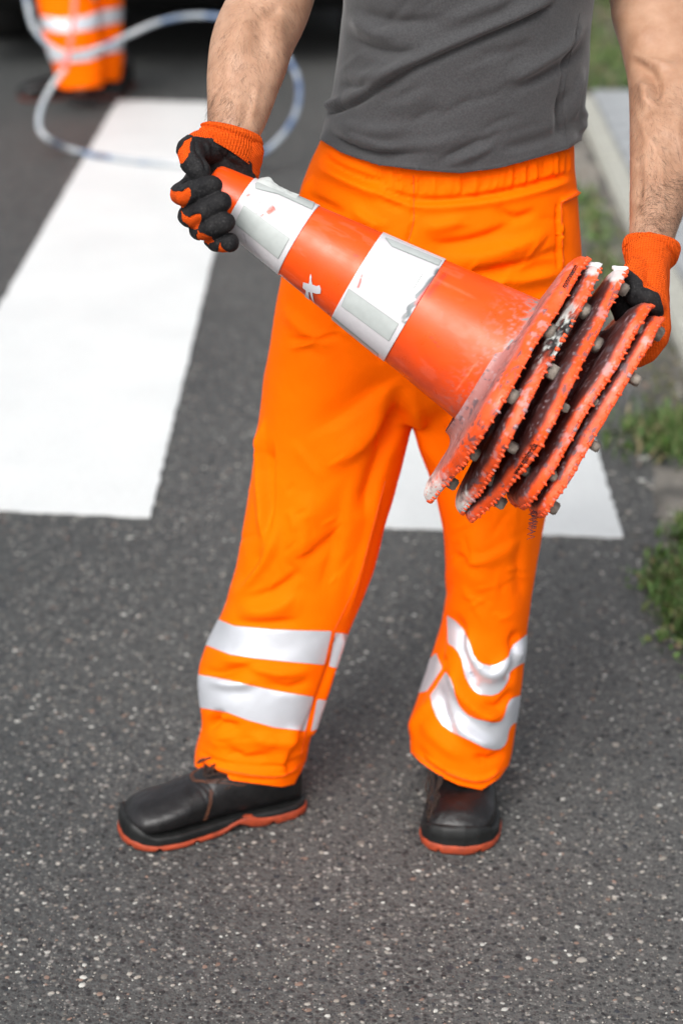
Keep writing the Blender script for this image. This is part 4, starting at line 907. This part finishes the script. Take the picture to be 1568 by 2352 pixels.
# hair on the forearms
rg = np.random.default_rng(23); V = []; F = []
def hairs(n, poly, dirf, lmin, lmax, rad):
    xs = [p[0] for p in poly]; ys = [p[1] for p in poly]; k = 0
    while k < n:
        X = rg.uniform(min(xs), max(xs)); Y = rg.uniform(min(ys), max(ys)); k += 1
        if poly_sd(np.array([X]), np.array([Y]), poly)[0] < 0: continue
        h = bvb.ray_cast(Vector(CAM), Vector(ray(X, Y)).normalized())
        if h[0] is None: continue
        p = np.array(h[0]); nn = np.array(h[1]); nn = nn if nn @ (CAM - p) > 0 else -nn
        dx, dy = dirf(X, Y); d = RT * dx - UP * dy + RT * rg.normal(0, .35) + UP * rg.normal(0, .25); d -= nn * (d @ nn); d /= np.linalg.norm(d) + 1e-9
        l = rg.uniform(lmin, lmax); cv = np.cross(nn, d) * rg.normal(0, .3); s = np.cross(d, nn); b = len(V); r = rad * rg.uniform(.7, 1.2)
        for q in range(4):
            tq = q / 3; c = p + (d + cv * tq) * l * tq + nn * (.0006 + l * .32 * tq * (1 - .6 * tq)); rr = r * (1 - .85 * tq)
            V.extend([c - s * rr, c + s * rr, c + nn * rr * 1.4])
        for q in range(3):
            for a, b2 in ((0, 1), (1, 2), (2, 0)): F.append((b + 3 * q + a, b + 3 * q + b2, b + 3 * q + 3 + b2, b + 3 * q + 3 + a))
PL = [(520, 0), (705, 0), (668, 110), (658, 170), (636, 235), (606, 292), (598, 312), (520, 285), (472, 285), (482, 125), (500, 35)]
hairs(2200, PL, lambda X, Y: (-.25 if X < 570 else .3, 1.), .006, .015, .00006)
hairs(350, [(474, 290), (510, 282), (560, 290), (555, 240), (480, 200)], lambda X, Y: (-.5, 1.), .008, .016, .00007)
PR = [(1450, 190), (1568, 190), (1568, 480), (1540, 548), (1446, 540), (1448, 330)]
hairs(1900, PR, lambda X, Y: (.45, 1.), .006, .015, .00006)
hairs(900, [(1470, 440), (1568, 400), (1568, 500), (1543, 550), (1450, 542)], lambda X, Y: (1., .25 + .5 * sin(X * .08)), .009, .019, .00007)
o = mk('arm_hair', V, F, M['hair'], body); o['kind'] = 'stuff'
# head details (above the picture)
mb = MB(); mb.ball(hc + np.array([0, .018, .045]), .098, 3, (.86, 1.03, 1.03)); vv = np.array(mb.v); tt_ = np.array(mb.f)
f = (vv[:, 2] - hc[2]) + (vv[:, 1] - hc[1]) * .9 - .0 ; v2, t2, us = clip(vv, tt_, f); solid(mk('short_hair', v2, t2, simple('brown_hair', (.05, .03, .02), .8, 300, .5, 500, .8, .002), person), .008)
for s in (-1, 1):
    mb = MB(); mb.ball(hc + np.array([s * .031, -.072, .018]), .012, 2); e_ = mb.build('eye', simple('eye_white', (.75, .73, .7), .2), person)

# ---- gloves
def field_poly(px, py, outer, holes):
    f = poly_sd(px, py, outer)
    for h in holes: f = np.minimum(f, -poly_sd(px, py, h))
    return f
HD = 2.30
def hp(x, y, d): return WD(x, y, HD + d)
mb = MB()
FING = [  # knuckle, middle joint, last joint, fingertip
 [(447, 420, .052, .0125), (414, 447, .014, .0125), (426, 449, -.027, .0120), (452, 438, -.038, .0118), (488, 426, -.042, .0112)],
 [(458, 460, .055, .0125), (432, 496, .016, .0120), (444, 499, -.024, .0120), (470, 484, -.040, .0120), (509, 464, -.045, .0115)],
 [(474, 495, .055, .0120), (458, 528, .018, .0115), (470, 530, -.022, .0115), (492, 522, -.040, .0115), (518, 510, -.045, .0110)],
 [(492, 520, .052, .0110), (488, 548, .022, .0105), (498, 556, -.010, .0105), (512, 558, -.028, .0108), (528, 557, -.034, .0105)]]
for ch in FING: mb.chain([(hp(x, y, d), r) for x, y, d, r in ch])
for a, b in zip(FING, FING[1:]):
    pass
wr_ = (534, 322, .040)
for ch, r0 in zip(FING, (.024, .024, .022, .020)):
    k = ch[0]; mb.chain([(hp(wr_[0], wr_[1], wr_[2]), .028), (hp((wr_[0] + k[0]) / 2 + 8, (wr_[1] + k[1]) / 2, .052), r0), (hp(k[0], k[1], k[2]), .014)])
mb.chain([(hp(500, 330, .030), .022), (hp(462, 338, .020), .020), (hp(438, 345, .004), .0165), (hp(441, 372, -.016), .0140), (hp(458, 392, -.022), .0128), (hp(461, 402, -.022), .0115)])
mb.chain([(hp(560, 345, .034), .024), (hp(560, 382, .044), .021), (hp(540, 450, .056), .018), (hp(505, 510, .056), .016)])
mb.chain([(hp(534, 322, .04), .028), (hp(532, 300, .042), .026)])
v, t = remesh(mb, .0017, 3, .5)
GF = [([(448, 320), (452, 345), (470, 372), (474, 400)], -3, 3, 5, .2), ([(470, 322), (478, 345), (476, 372)], 2.5, 5, 6), ([(432, 372), (440, 380), (452, 384)], -1.6, 2, 3), ([(424, 352), (440, 352), (462, 358)], -1.2, 2, 3), ([(436, 362), (452, 366), (466, 372)], 1.2, 3, 3), ([(490, 330), (520, 352), (560, 372)], 1.6, 8, 10), ([(500, 345), (530, 372), (570, 390)], -1.4, 6, 8),
      ([(400, 436), (415, 424), (432, 418), (450, 420)], 2.2, 4, 4), ([(404, 428), (420, 416), (440, 412)], -2.2, 3, 3), ([(405, 455), (420, 440), (436, 434)], -1.2, 2, 3), ([(455, 430), (470, 424), (490, 418)], 1, 3, 4), ([(440, 500), (450, 492), (462, 490)], -1.2, 2, 3), ([(452, 424), (456, 436), (454, 452)], -1.6, 2, 3, .2), ([(474, 468), (480, 480), (478, 494)], -1.6, 2, 3, .2), ([(488, 508), (496, 520), (494, 534)], -1.4, 2, 3, .2), ([(466, 418), (470, 430), (468, 444)], -.9, 2, 2, .2), ([(436, 446), (442, 456), (438, 466)], 1.2, 3, 3), ([(500, 340), (512, 352), (520, 372)], -1.8, 3, 4), ([(516, 336), (532, 350), (545, 372)], 1.4, 4, 4)]
v = folds(v, t, GF); n = normals(v, t); v = v + n * ((fbm(v, 70, 3, 5) - .5) * .0022)[:, None]
glove = mk('glove', v, t, M['knit'], person); n = normals(v, t); px, py, dd = proj(v)
OR = [[(441, 316), (425, 324), (409, 345), (404, 362), (411, 374), (421, 374), (430, 364), (437, 348), (436, 330)], [(418, 372), (413, 388), (404, 412), (396, 420), (392, 395), (404, 368)],
      [(388, 432), (396, 437), (405, 440), (420, 437), (434, 431), (440, 436), (440, 450), (432, 465), (424, 476), (415, 480), (400, 474), (386, 452)],
      [(416, 481), (424, 492), (436, 499), (450, 491), (462, 491), (465, 500), (460, 514), (455, 526), (440, 526), (420, 508)],
      [(454, 527), (460, 534), (474, 538), (486, 545), (493, 554), (480, 562), (452, 548)], [(506, 556), (509, 566), (520, 576), (534, 580), (500, 582)]]
OUT = [(380, 300), (445, 314), (480, 317), (510, 322), (536, 333), (556, 346), (568, 358), (577, 376), (581, 396), (620, 470), (600, 620), (380, 620)]
view = v - CAM; view /= np.linalg.norm(view, axis=1, keepdims=True); fr = (-(n * view).sum(1) + .55) * 30
fld = np.minimum(field_poly(px, py, OUT, OR), np.where(dd > HD + .05, fr, 1e3)) + (fbm(v, 260, 2, 3) - .5) * 6
v2, t2, us = clip(v + n * .0008, t, fld); o = mk('palm_coating', v2, t2, M['latex'], glove); solid(o, .0012)
def cuff(name, pts, wall, rib, nr, parent, mat, roll=0.):
    """ribbed knitted cuff around the wrist; pts as in arm_tube"""
    P = [WD(p[0], p[1], p[2]) for p in pts]; A = smooth_line([np.concatenate([P[i], [pts[i][3] * pts[i][2] / FPX, pts[i][4], pts[i][5]]]) for i in range(len(P))], 6); n = nr * 6; out = []; inn = []
    for i, q in enumerate(A):
        tn = A[min(i + 1, len(A) - 1)][:3] - A[max(i - 1, 0)][:3]; tn /= np.linalg.norm(tn); s = np.cross(tn, FW); s /= np.linalg.norm(s); u = np.cross(s, tn)
        tl = tn * q[5]; ro = []; ri = []
        for j in range(n):
            a = 2 * pi * j / n; k = 1 + rib * (abs(sin(a * nr / 2)) - .5) / q[3]
            ro.append(q[:3] + (s * cos(a) * q[3] + u * sin(a) * q[4]) * k); ri.append(q[:3] + s * cos(a) * (q[3] - wall) + u * sin(a) * (q[4] - wall))
        out.append(ro); inn.append(ri)
    mb = MB(); mb.rings(out[::-1] + inn + [out[-1]], False); return mb.build(name, mat, parent)
# knitted cuff of the hand on the cone tip: its lower edge slants down to the right
def slant_cuff():
    nr = 62; n = nr * 6; rows = 26; rings = []
    top = [hp(535, 299, .035), 66, .034]; bot = [hp(521, 352, .035), 62, .034]
    ax = np.array(top[0]) - np.array(bot[0]); ax /= np.linalg.norm(ax)
    u0 = FW.copy()
    for i in range(rows + 1):
        q = i / rows; r = []
        for j in range(n):
            a = 2 * pi * j / n; ca, sa = cos(a), sin(a)
            an_ = R(14 + 17 * q); s0 = RT * cos(an_) - UP * sin(an_)
            up = np.array(hp(535, 300, .038)); dn = np.array(hp(521, 352, .038))
            c = up * (1 - q) + dn * q
            hw = (66 + 6 * sin(q * pi) + 6 * q) * 2.33 / FPX; hd = .036 + .003 * sin(q * pi)
            k = 1 + (.0011 * (abs(sin(a * nr / 2)) - .5) + .0022 * exp_(-((q - .16) / .12) ** 2) - .0014 * exp_(-((q - .34) / .1) ** 2)) / .034
            r.append(c + s0 * ca * hw * k + u0 * sa * hd * k )
        rings.append(r)
    inn = [[np.array(p) * .94 + np.mean(np.array(r), 0) * .06 for p in r] for r in rings]
    mb = MB(); mb.rings(rings[::-1] + inn + [rings[-1]], False); return mb
exp_ = math.exp
slant_cuff().build('cuff', M['knit2'], glove)

# right-hand side glove: thumb over the plates, fingers round the underside
mb = MB(); H2 = 2.345
def h2(x, y, d): return WD(x, y, H2 + d)
mb.chain([(h2(1487, 585, .02), .028), (h2(1486, 622, .02), .0265), (h2(1486, 660, .02), .0265), (h2(1498, 710, .02), .021)])
for dz in (-.022, -.004, .014, .030, .045):
    mb.chain([(h2(1487, 590, .02), .024), (h2(1493, 660, dz * .8 + .005), .0195), (h2(1505, 715, dz), .0165), (h2(1516, 752, dz), .0125), (h2(1511, 780, dz), .0115)])
for dz in (-.020, .0, .021, .042):
    mb.chain([(h2(1516, 752, dz), .0125), (h2(1511, 780, dz), .0115), (h2(1488, 812, dz), .0108), (h2(1464, 826, dz), .0095), (h2(1436, 820, dz), .009)])
th = [(1462, 618, -.004, .0165), (1450, 650, -.024, .0165), (1462, 675, -.036, .0150), (1484, 684, -.040, .0140), (1503, 700, -.036, .0125)]
mb.chain([(h2(x, y, d), r) for x, y, d, r in th])
mb.chain([(h2(1456, 640, -.01), .016), (h2(1432, 672, -.008), .0145), (h2(1426, 700, -.004), .0135), (h2(1440, 735, .004), .0135)]); mb.chain([(h2(1480, 640, .02), .02), (h2(1448, 690, .015), .018), (h2(1462, 740, .02), .016)])
v, t = remesh(mb, .0017, 5, .5)
v = folds(v, t, [([(1465, 640), (1482, 655), (1478, 680)], -2.2, 4, 5), ([(1440, 640), (1455, 660), (1450, 690)], 2, 4, 5), ([(1470, 650), (1490, 660), (1500, 680)], 1.5, 4, 5), ([(1452, 655), (1458, 675), (1450, 700)], -2, 3, 4), ([(1500, 620), (1512, 680), (1520, 740)], 1.2, 12, 14), ([(1528, 740), (1520, 770), (1495, 800)], -1.5, 5, 7), ([(1450, 600), (1480, 612), (1520, 606)], -1.6, 4, 6)])
n = normals(v, t); v = v + n * ((fbm(v, 70, 3, 15) - .5) * .002)[:, None]
glove2 = mk('glove', v, t, M['knit2'], person); n = normals(v, t); px, py, dd = proj(v)
BK = [(1395, 600), (1434, 617), (1446, 622), (1462, 634), (1474, 648), (1476, 660), (1486, 662), (1500, 670), (1508, 672), (1513, 680), (1521, 704), (1522, 722), (1500, 760), (1395, 770)]
fld = np.maximum(np.minimum(poly_sd(px, py, BK), (H2 + .02 - dd) * 3000), -1e3) + (fbm(v, 200, 2, 3) - .5) * 2
v2, t2, us = clip(v + n * .0008, t, fld); o = mk('palm_coating', v2, t2, M['latex'], glove2); solid(o, .0012)
cuff('cuff', [(1498, 548, 2.385, 52, .030, 0), (1497, 553, 2.385, 61, .036, 0), (1495, 566, 2.384, 66, .039, 0), (1493, 582, 2.382, 64, .038, 0), (1491, 592, 2.380, 59, .035, 0), (1490, 600, 2.378, 53, .031, 0), (1489, 606, 2.376, 48, .028, 0)], .003, .0009, 60, glove2, M['knit2'])
# ================================================================== safety shoes
def shoe(parent, heel, toe, mirror=1, detail=True, size=.305, simple_=False, kv=None):
    heel = np.array(heel, float); toe = np.array(toe, float); U = (toe - heel); U[2] = 0; U /= np.linalg.norm(U); Vx = np.array([-U[1], U[0], 0]) * mirror; Z = np.array([0, 0, 1.]); k = size / .305; kv = kv or k
    def S(u, vv, w_): return heel + U * u * k + (Vx * vv + Z * w_) * kv
    us = [0, .006, .02, .05, .085, .12, .155, .19, .225, .26, .283, .298, .305]
    hw = [.012, .024, .033, .038, .0375, .037, .040, .046, .051, .051, .045, .033, .014]
    ht = [.075, .088, .098, .103, .103, .100, .093, .082, .071, .063, .057, .046, .033]
    off = [0, 0, 0, 0, .001, .002, .003, .004, .005, .004, .002, .0, -.001]
    def sec(u): return np.interp(u, us, hw), np.interp(u, us, ht), np.interp(u, us, off)
    mb = MB(); rings = []
    for u in np.concatenate([np.linspace(0, .02, 5), np.linspace(.03, .28, 26), np.linspace(.284, .305, 8)]):
        a, h, o_ = sec(u); r = []
        for j in range(40):
            th = 2 * pi * j / 40; c, s_ = cos(th), sin(th); ex = 2.6
            y = a * abs(c) ** (2 / ex) * (1 if c > 0 else -1) * (1 if s_ < 0 else (1 - .22 * s_ ** 2)); z = (h - .018) / 2 * abs(s_) ** (2 / ex) * (1 if s_ > 0 else -1) + (h + .018) / 2
            r.append(S(u, y + o_, z))
        rings.append(r)
    mb.rings(rings)
    rings = []
    for z, u0, u1, a in ((.06, .004, .12, .034), (.09, .004, .115, .036), (.12, .006, .10, .036), (.14, .008, .095, .037)):
        rings.append([S((u0 + u1) / 2 + (u1 - u0) / 2 * cos(2 * pi * j / 32), a * sin(2 * pi * j / 32), z) for j in range(32)])
    mb.rings(rings)
    if simple_:
        up = mb.build('shoe', M['leather'], parent)
    else:
        v, t = remesh(mb, .0028, 6, .5); n = normals(v, t)
        v = v + n * ((fbm(v, 35, 3, 2) - .5) * .003)[:, None]
        lu = (v - heel) @ U / k; lz = (v - heel)[:, 2] / kv; lv = (v - heel) @ Vx / kv
        cr = np.exp(-((lu - .262 + .02 * np.abs(lv / .05) ** 2 * 0) / .003) ** 2) * .0      # toe cap line
        for q in (.168, .176, .186): cr = cr + np.exp(-((lu - q - .01 * np.cos(lv * 60)) / .0022) ** 2) * .0012 * sstep(.05, .075, lz)
        v = v - n * cr[:, None]
        up = mk('shoe', v, t, M['leather'], parent)
    # outline of the sole
    def outline(ex_, n=180):
        P = []
        for j in range(n):
            a = 2 * pi * j / n; P.append(a)
        side = []; uu = np.linspace(0, 1, 61); U_ = .305 * (1 - np.cos(uu * pi)) / 2
        for u in U_: a, h, o_ = sec(u); side.append((u, a + o_))
        for u in U_[::-1][1:-1]: a, h, o_ = sec(u); side.append((u, -a + o_))
        c = np.array(side); ctr = np.array([.15, 0]); d = np.gradient(c, axis=0); nn = np.column_stack([-d[:, 1], d[:, 0]]); nn /= np.linalg.norm(nn, axis=1, keepdims=True) + 1e-9
        return c + nn * ex_
    def band(name, levels, mat, par, notch=None):
        rings = []
        for (ex_, zf) in levels:
            o_ = outline(ex_); rings.append([S(p[0], p[1], zf(p[0], j, p[1])) for j, p in enumerate(o_)])
        mb = MB(); mb.rings(rings); return mb.build(name, mat, par)
    arch = lambda u: .012 * np.exp(-((u - .122) / .020) ** 2)
    toeup = lambda u: .009 * sstep(.262, .303, np.array(u))
    band('midsole', [(-.004, lambda u, j, y: .008 + arch(u)), (.003, lambda u, j, y: .009 + arch(u)), (.0055, lambda u, j, y: .014 + arch(u)), (.0040, lambda u, j, y: .0165 + .5 * arch(u) + .3 * toeup(u)), (.0048, lambda u, j, y: .019 + .9 * toeup(u)), (.0036, lambda u, j, y: .0225 + 1.9 * toeup(u)), (-.001, lambda u, j, y: .024 + 2.3 * toeup(u)), (-.008, lambda u, j, y: .024 + 2.3 * toeup(u))], M['rubber'], up)
    nt_ = lambda u, j: .0085 * (1 if (j % 9 in (0,)) and not (.1 < u < .15) else 0)
    hl = lambda u: .0058 * (1 - sstep(.10, .125, np.array(u))) + .004 * np.exp(-((u - .098) / .012) ** 2)
    band('outsole', [(-.006, lambda u, j, y: .0005 + nt_(u, j) + arch(u) * 1.0), (.0035, lambda u, j, y: .0008 + nt_(u, j) + arch(u) + .1 * toeup(u)), (.0068, lambda u, j, y: .004 + nt_(u, j) * .6 + arch(u) + .2 * toeup(u)), (.0066, lambda u, j, y: .0075 + hl(u) + arch(u) * .9 + .55 * toeup(u)), (.0055, lambda u, j, y: .0095 + hl(u) + arch(u) * .9 + .75 * toeup(u)), (0, lambda u, j, y: .0115 + hl(u) + arch(u) * .9 + .7 * toeup(u))], M['sole'] if not simple_ else M['sole2'], up)
    if not detail: return up
    bv = BVHTree.FromPolygons([Vector(p) for p in v], [tuple(map(int, q)) for q in t])
    def on(u, vv):   # drop onto the upper from above / side
        h = bv.ray_cast(Vector(S(u, vv, .2)), Vector((0, 0, -1))); return h[0] + h[1] * .0006 if h[0] is not None else None
    def onside(u, z, sg):
        h = bv.ray_cast(Vector(S(u, sg * .1, z)), Vector(tuple(-Vx * sg))); return h[0] + h[1] * .0006 if h[0] is not None else None
    mb = MB()
    for dl in (0, .0032):
        q = [on(u, vv) for u, vv in smooth_line([(.105, .033 + dl), (.135, .030 + dl), (.165, .022 + dl), (.182 + dl, .010), (.184 + dl, 0), (.182 + dl, -.010), (.165, -.022 - dl), (.135, -.030 - dl), (.105, -.033 - dl)], 8)]
        q = [p for p in q if p is not None]; mb.tube(q, .0005, 5)
        for sg in (-1, 1):
            q = [onside(.165 + dl + (.072 - z) * .35, z, sg) for z in np.linspace(.078, .032, 14)]; q = [p for p in q if p is not None]
            if len(q) > 3: mb.tube(q, .0005, 5)
    mb.build('stitching', M['stitch'], up)
    mb = MB()
    for i in range(5):
        u = .115 + .011 * i
        a = [on(u, vv) for vv in np.linspace(-.014, .014, 7)]
        a = [p + Vector((0, 0, .002)) for p in a if p is not None]
        if len(a) > 3: mb.tube(a, .0018, 7)
        a = [on(u + .011 * (vv + .014) / .028, vv) for vv in np.linspace(-.014, .014, 7)]; a = [p + Vector((0, 0, .0035)) for p in a if p is not None]
        if len(a) > 3: mb.tube(a, .0016, 7)
    for sg in (-1, 1):   # knot and loose loops
        pts = [Vector(S(.145 + .012 * sin(q * .7), sg * (.012 + .028 * q / 16), .098 - .0016 * q + .006 * sin(q * .9))) for q in range(17)]; mb.tube(pts, .0016, 7)
        pts = [Vector(S(.150 + .02 * sin(q * .4), sg * (.010 + .016 * sin(q * .2)), .102 + .004 * cos(q * .8) - .001 * q)) for q in range(17)]; mb.tube(pts, .0016, 7)
    mb.build('laces', M['lace'], up)
    return up
shoe(person, G(690, 1848), G(292, 1922), 1, True, .266, False, .94)
hR = G(1064, 1795); tR = G(1043, 1962); sR = shoe(person, tR + (hR - tR) / np.linalg.norm(hR - tR) * .305, tR, 1)
mb = MB(); rg = np.random.default_rng(5)   # tangled laces hanging over the inner side of the shoe
for k in range(6):
    p0 = WD(982 + 7 * k, 1768 + 3 * k, 2.80); q = [p0]
    for i in range(9): q.append(q[-1] + np.array([-.001 + rg.uniform(-.005, .005), -.003 + rg.uniform(-.004, .004), -.0055 + rg.uniform(-.004, .003)]))
    mb.tube(smooth_line(q, 3), .0013, 6)
mb.build('laces', M['lace'], sR)

# ================================================================== second worker, far behind on the left
YP = 7.45
def Gp(x, y): return G(x, y)
p2 = empty('person', tuple(G(200, 212))); tag(p2, 'second worker in orange banded trousers and black boots standing behind the loop of hose', 'person')
mb = MB(); k = 1
loft_rows(mb, [(-330, 78, 300, YP, .13), (-250, 66, 308, YP, .14), (-160, 62, 305, YP, .14), (-90, 70, 292, YP, .12)], 40)
loft_rows(mb, [(-190, 66, 200, YP, .13), (-90, 74, 210, YP - .03, .12), (0, 86, 222, YP - .06, .11), (60, 98, 232, YP - .08, .11), (110, 108, 238, YP - .08, .11), (160, 122, 240, YP - .08, .11), (190, 130, 238, YP - .08, .11), (225, 134, 234, YP - .08, .11)], 40)
loft_rows(mb, [(-190, 170, 305, YP, .13), (-90, 180, 294, YP + .06, .12), (0, 196, 279, YP + .13, .11), (80, 208, 280, YP + .16, .10), (130, 214, 281, YP + .17, .10), (180, 218, 281, YP + .17, .10), (205, 220, 280, YP + .17, .10)], 40)
v, t = remesh(mb, .009, 5, .5); n = normals(v, t); v = v + n * ((fbm(v, 7, 3, 8) - .5) * .03)[:, None]
px, py, dd = proj(v); hem = np.where((px > 236), 186, np.interp(px, [125, 150, 236], [196, 205, 200]))
tv, tt, us = clip(v, t, np.minimum(hem - py, py + 320)); n = normals(tv, tt); px, py, dd = proj(tv)
tr2 = mk('trousers', tv, tt, M['cloth'], p2); solid(tr2, .003)
for b in ([(60, 28), (98, 37), (140, 44), (200, 36), (236, 22), (300, 14), (300, 46), (240, 58), (200, 70), (140, 76), (100, 68), (60, 60)], [(60, 96), (110, 110), (150, 118), (200, 112), (240, 100), (300, 92), (300, 112), (240, 124), (200, 140), (150, 144), (118, 140), (60, 130)]):
    v2, t2, us = clip(tv + n * .002, tt, poly_sd(px, py, b)); o = mk('reflective_band', v2, t2, M['tape'], tr2); solid(o, .0015, 1)
mb = MB()
loft_rows(mb, [(-260, 80, 290, YP, .12), (-400, 78, 292, YP, .125), (-560, 60, 305, YP, .13), (-680, 40, 325, YP, .12), (-740, 90, 280, YP, .08), (-780, 140, 230, YP, .05)], 40)
for s, x0 in ((-1, 62), (1, 303)):
    mb.chain([(W(x0, -680, YP), .065), (W(x0 + s * 30, -520, YP + .02), .055), (W(x0 + s * 22, -370, YP - .15), .05)])
v, t = remesh(mb, .009, 5, .5); v = v + normals(v, t) * ((fbm(v, 9, 3, 8) - .5) * .02)[:, None]
mk('work_jacket', v, t, M['cloth'], p2)
mb = MB(); nk2 = W(185, -790, YP)
mb.chain([(nk2 + [0, 0, -.1], .06), (nk2 + [0, 0, .05], .055)]); hc2 = nk2 + np.array([0, -.03, .17]); mb.ball(hc2, .1, 3, (.82, .98, 1.2)); mb.ball(hc2 + [0, -.1, -.01], .016, 2, (.8, 1, 1.4))
mb.chain([(nk2 + [0, 0, -.1], .08), (W(185, -400, YP), .11), (W(185, -200, YP), .1)])
for s, x0, a, b in ((-1, 62, 175, 205), (1, 303, 255, 185)):
    mb.chain([(nk2 + [0, 0, -.12], .07), (W(x0 + s * -10, -680, YP), .055), (W(x0 + s * 30, -520, YP + .02), .045), (W(x0 + s * 22, -370, YP - .15), .038), (W(x0 + s * 12, -330, YP - .28), .03)])
    for q in range(4): mb.chain([(W(x0 + s * 12, -330, YP - .28), .02), (W(x0 + s * 12 + 8 * (q - 1.5), -310, YP - .33), .011), (W(x0 + s * 12 + 9 * (q - 1.5), -285, YP - .33 - .004 * q), .009)])
    mb.chain([(W(x0 + s * 12, -330, YP - .28), .018), (W(x0 - s * 14, -322, YP - .32), .012)])
    xx = 185 if s < 0 else 248; yy = YP - .06 if s < 0 else YP + .16
    mb.chain([(W(185 + s * 40, -200, YP), .09), (W(xx, -30, yy), .06), (W(xx, 185, yy), .045)])
v, t = remesh(mb, .010, 4, .5); mk('body', v, t, M['skin'], p2)
mb = MB(); mb.ball(hc2 + np.array([0, .01, .05]), .115, 3, (.88, 1.05, .85)); mb.build('helmet', simple('white_helmet', (.7, .7, .68), .4), p2)
shoe(p2, G(238, 217), G(92, 226), 1, False, .32, True)
shoe(p2, G(276, 200) + np.array([.03, .05, 0]), G(262, 213) + np.array([0, -.04, 0]), 1, False, .30, True)

# ================================================================== hose loop and pink line
def Y_(x, y, Y): return W(x, y, Y)
HP = [(52, -120, 7.0), (52, -60, 6.95), (62, 5, 6.9), (78, 62, 6.85), (115, 105, 6.8), (165, 123, 6.75), (235, 108, 6.75), (300, 78, 6.8), (360, 52, 6.85), (430, 37, 6.9), (500, 38, 6.9), (570, 56, 6.85), (625, 92, 6.8), (662, 135, 6.75), (686, 190, 6.65), (682, 250, 6.5), (655, 302, 6.4), (608, 348, 6.35)]
pts = [W(*p) for p in HP] + [G(560, 368, .016), G(480, 376, .016), G(390, 376, .016), G(300, 368, .016), G(220, 356, .016), G(160, 342, .018)] + [W(110, 318, 6.55), W(90, 288, 6.6), (W(98, 240, 6.65)), W(125, 190, 6.7), W(150, 158, 6.7)]
hm = NT('printed_hose'); nz = hm.noise(3.4, 3, .6); colr = hm.ramp(nz, [(.34, (.05, .06, .11)), (.42, (.10, .16, .28)), (.47, (.30, .34, .38)), (.62, (.47, .49, .50))]); M['hose'] = hm.fin(colr, .4)
mb = MB(); q = smooth_line(pts, 8); mb.tube(q, .0088, 12)
hose = mb.build('hose', M['hose']); tag(hose, 'blue and grey striped hose curled in a loop over the far end of the crossing', 'hose')
mb = MB(); q = smooth_line([W(150, 158, 6.7), W(158, 120, 6.7), W(166, 70, 6.72), W(172, 0, 6.8), W(176, -90, 6.9), W(180, -200, 7.0)], 8); mb.tube(q, .0082, 12)
o = mb.build('hose', simple('pink_hose', (.75, .16, .13), .4)); tag(o, 'pink hose hanging straight down in front of the second worker', 'hose')

# ================================================================== dark van standing beyond, seen from behind
VY = 8.15
vx = (W(30, 60, VY)[0] + W(760, 60, VY)[0]) / 2
van = empty('parked_van', (vx, VY + 1.5, 0)); tag(van, 'dark van parked across the road behind, its low rear bumper in shade', 'van')
def rbox(name, c, d, mat, parent, bev=.05, seg=3):
    bm = bmesh.new(); bmesh.ops.create_cube(bm, size=1)
    for v_ in bm.verts: v_.co = (v_.co.x * d[0], v_.co.y * d[1], v_.co.z * d[2])
    bmesh.ops.bevel(bm, geom=list(bm.edges), offset=bev, segments=seg, affect='EDGES')
    me = bpy.data.meshes.new(name); bm.to_mesh(me); bm.free(); me.polygons.foreach_set('use_smooth', [True] * len(me.polygons)); me.materials.append(mat)
    o = link(name, me); o.location = c; o.parent = parent; o.matrix_parent_inverse = parent.matrix_world.inverted(); return o
b_ = rbox('body', (vx, VY + 2.5, 1.22), (1.96, 4.9, 1.75), M['vanpaint'], van, .14, 4)
rbox('underbody', (vx, VY + 2.5, .30), (1.7, 4.7, .18), M['rubber'], van, .03)
bp = rbox('bumper', (vx, VY - .02, .40), (1.92, .22, .24), M['rubber'], van, .05)
rbox('number_plate_holder', (vx, VY - .135, .47), (.54, .02, .13), M['rubber'], bp, .008, 1)
rbox('step', (vx, VY - .07, .27), (1.2, .12, .05), M['metal'], bp, .01, 1)
for s in (-1, 1):
    rbox('tail_light', (vx + s * .86, VY + .06, 1.1), (.14, .08, .42), M['lens'], van, .02)
    rbox('reflector', (vx + s * .7, VY - .135, .38), (.16, .02, .05), M['lens'], bp, .006, 1)
    rbox('rear_door', (vx + s * .44, VY + .045, 1.28), (.82, .05, 1.35), M['vanpaint'], van, .02)
    rbox('rear_window', (vx + s * .44, VY + .018, 1.62), (.62, .02, .5), M['glass'], van, .008)
    for yy in (VY + .75, VY + 3.9):
        mb = MB(); rings = []
        for (xx, rr) in ((-.12, .20), (-.12, .30), (-.10, .335), (.10, .335), (.12, .30), (.12, .20)):
            rings.append([(vx + s * .80 + xx, yy + rr * cos(2 * pi * j / 40), .335 + rr * sin(2 * pi * j / 40)) for j in range(40)])
        mb.rings(rings, True); wh = mb.build('wheel', M['tyre'], van)
        mb = MB(); rings = [[(vx + s * (.80 + xx), yy + rr * cos(2 * pi * j / 32), .335 + rr * sin(2 * pi * j / 32)) for j in range(32)] for (xx, rr) in ((.115, .2), (.13, .19), (.11, .12), (.125, .06))]
        mb.rings(rings if s > 0 else rings, True); mb.build('rim', M['metal'], wh)
mb = MB(); mb.tube([(vx - .55, VY + .3, .26), (vx - .55, VY - .06, .25)], .03, 12); mb.build('exhaust', M['metal'], van)
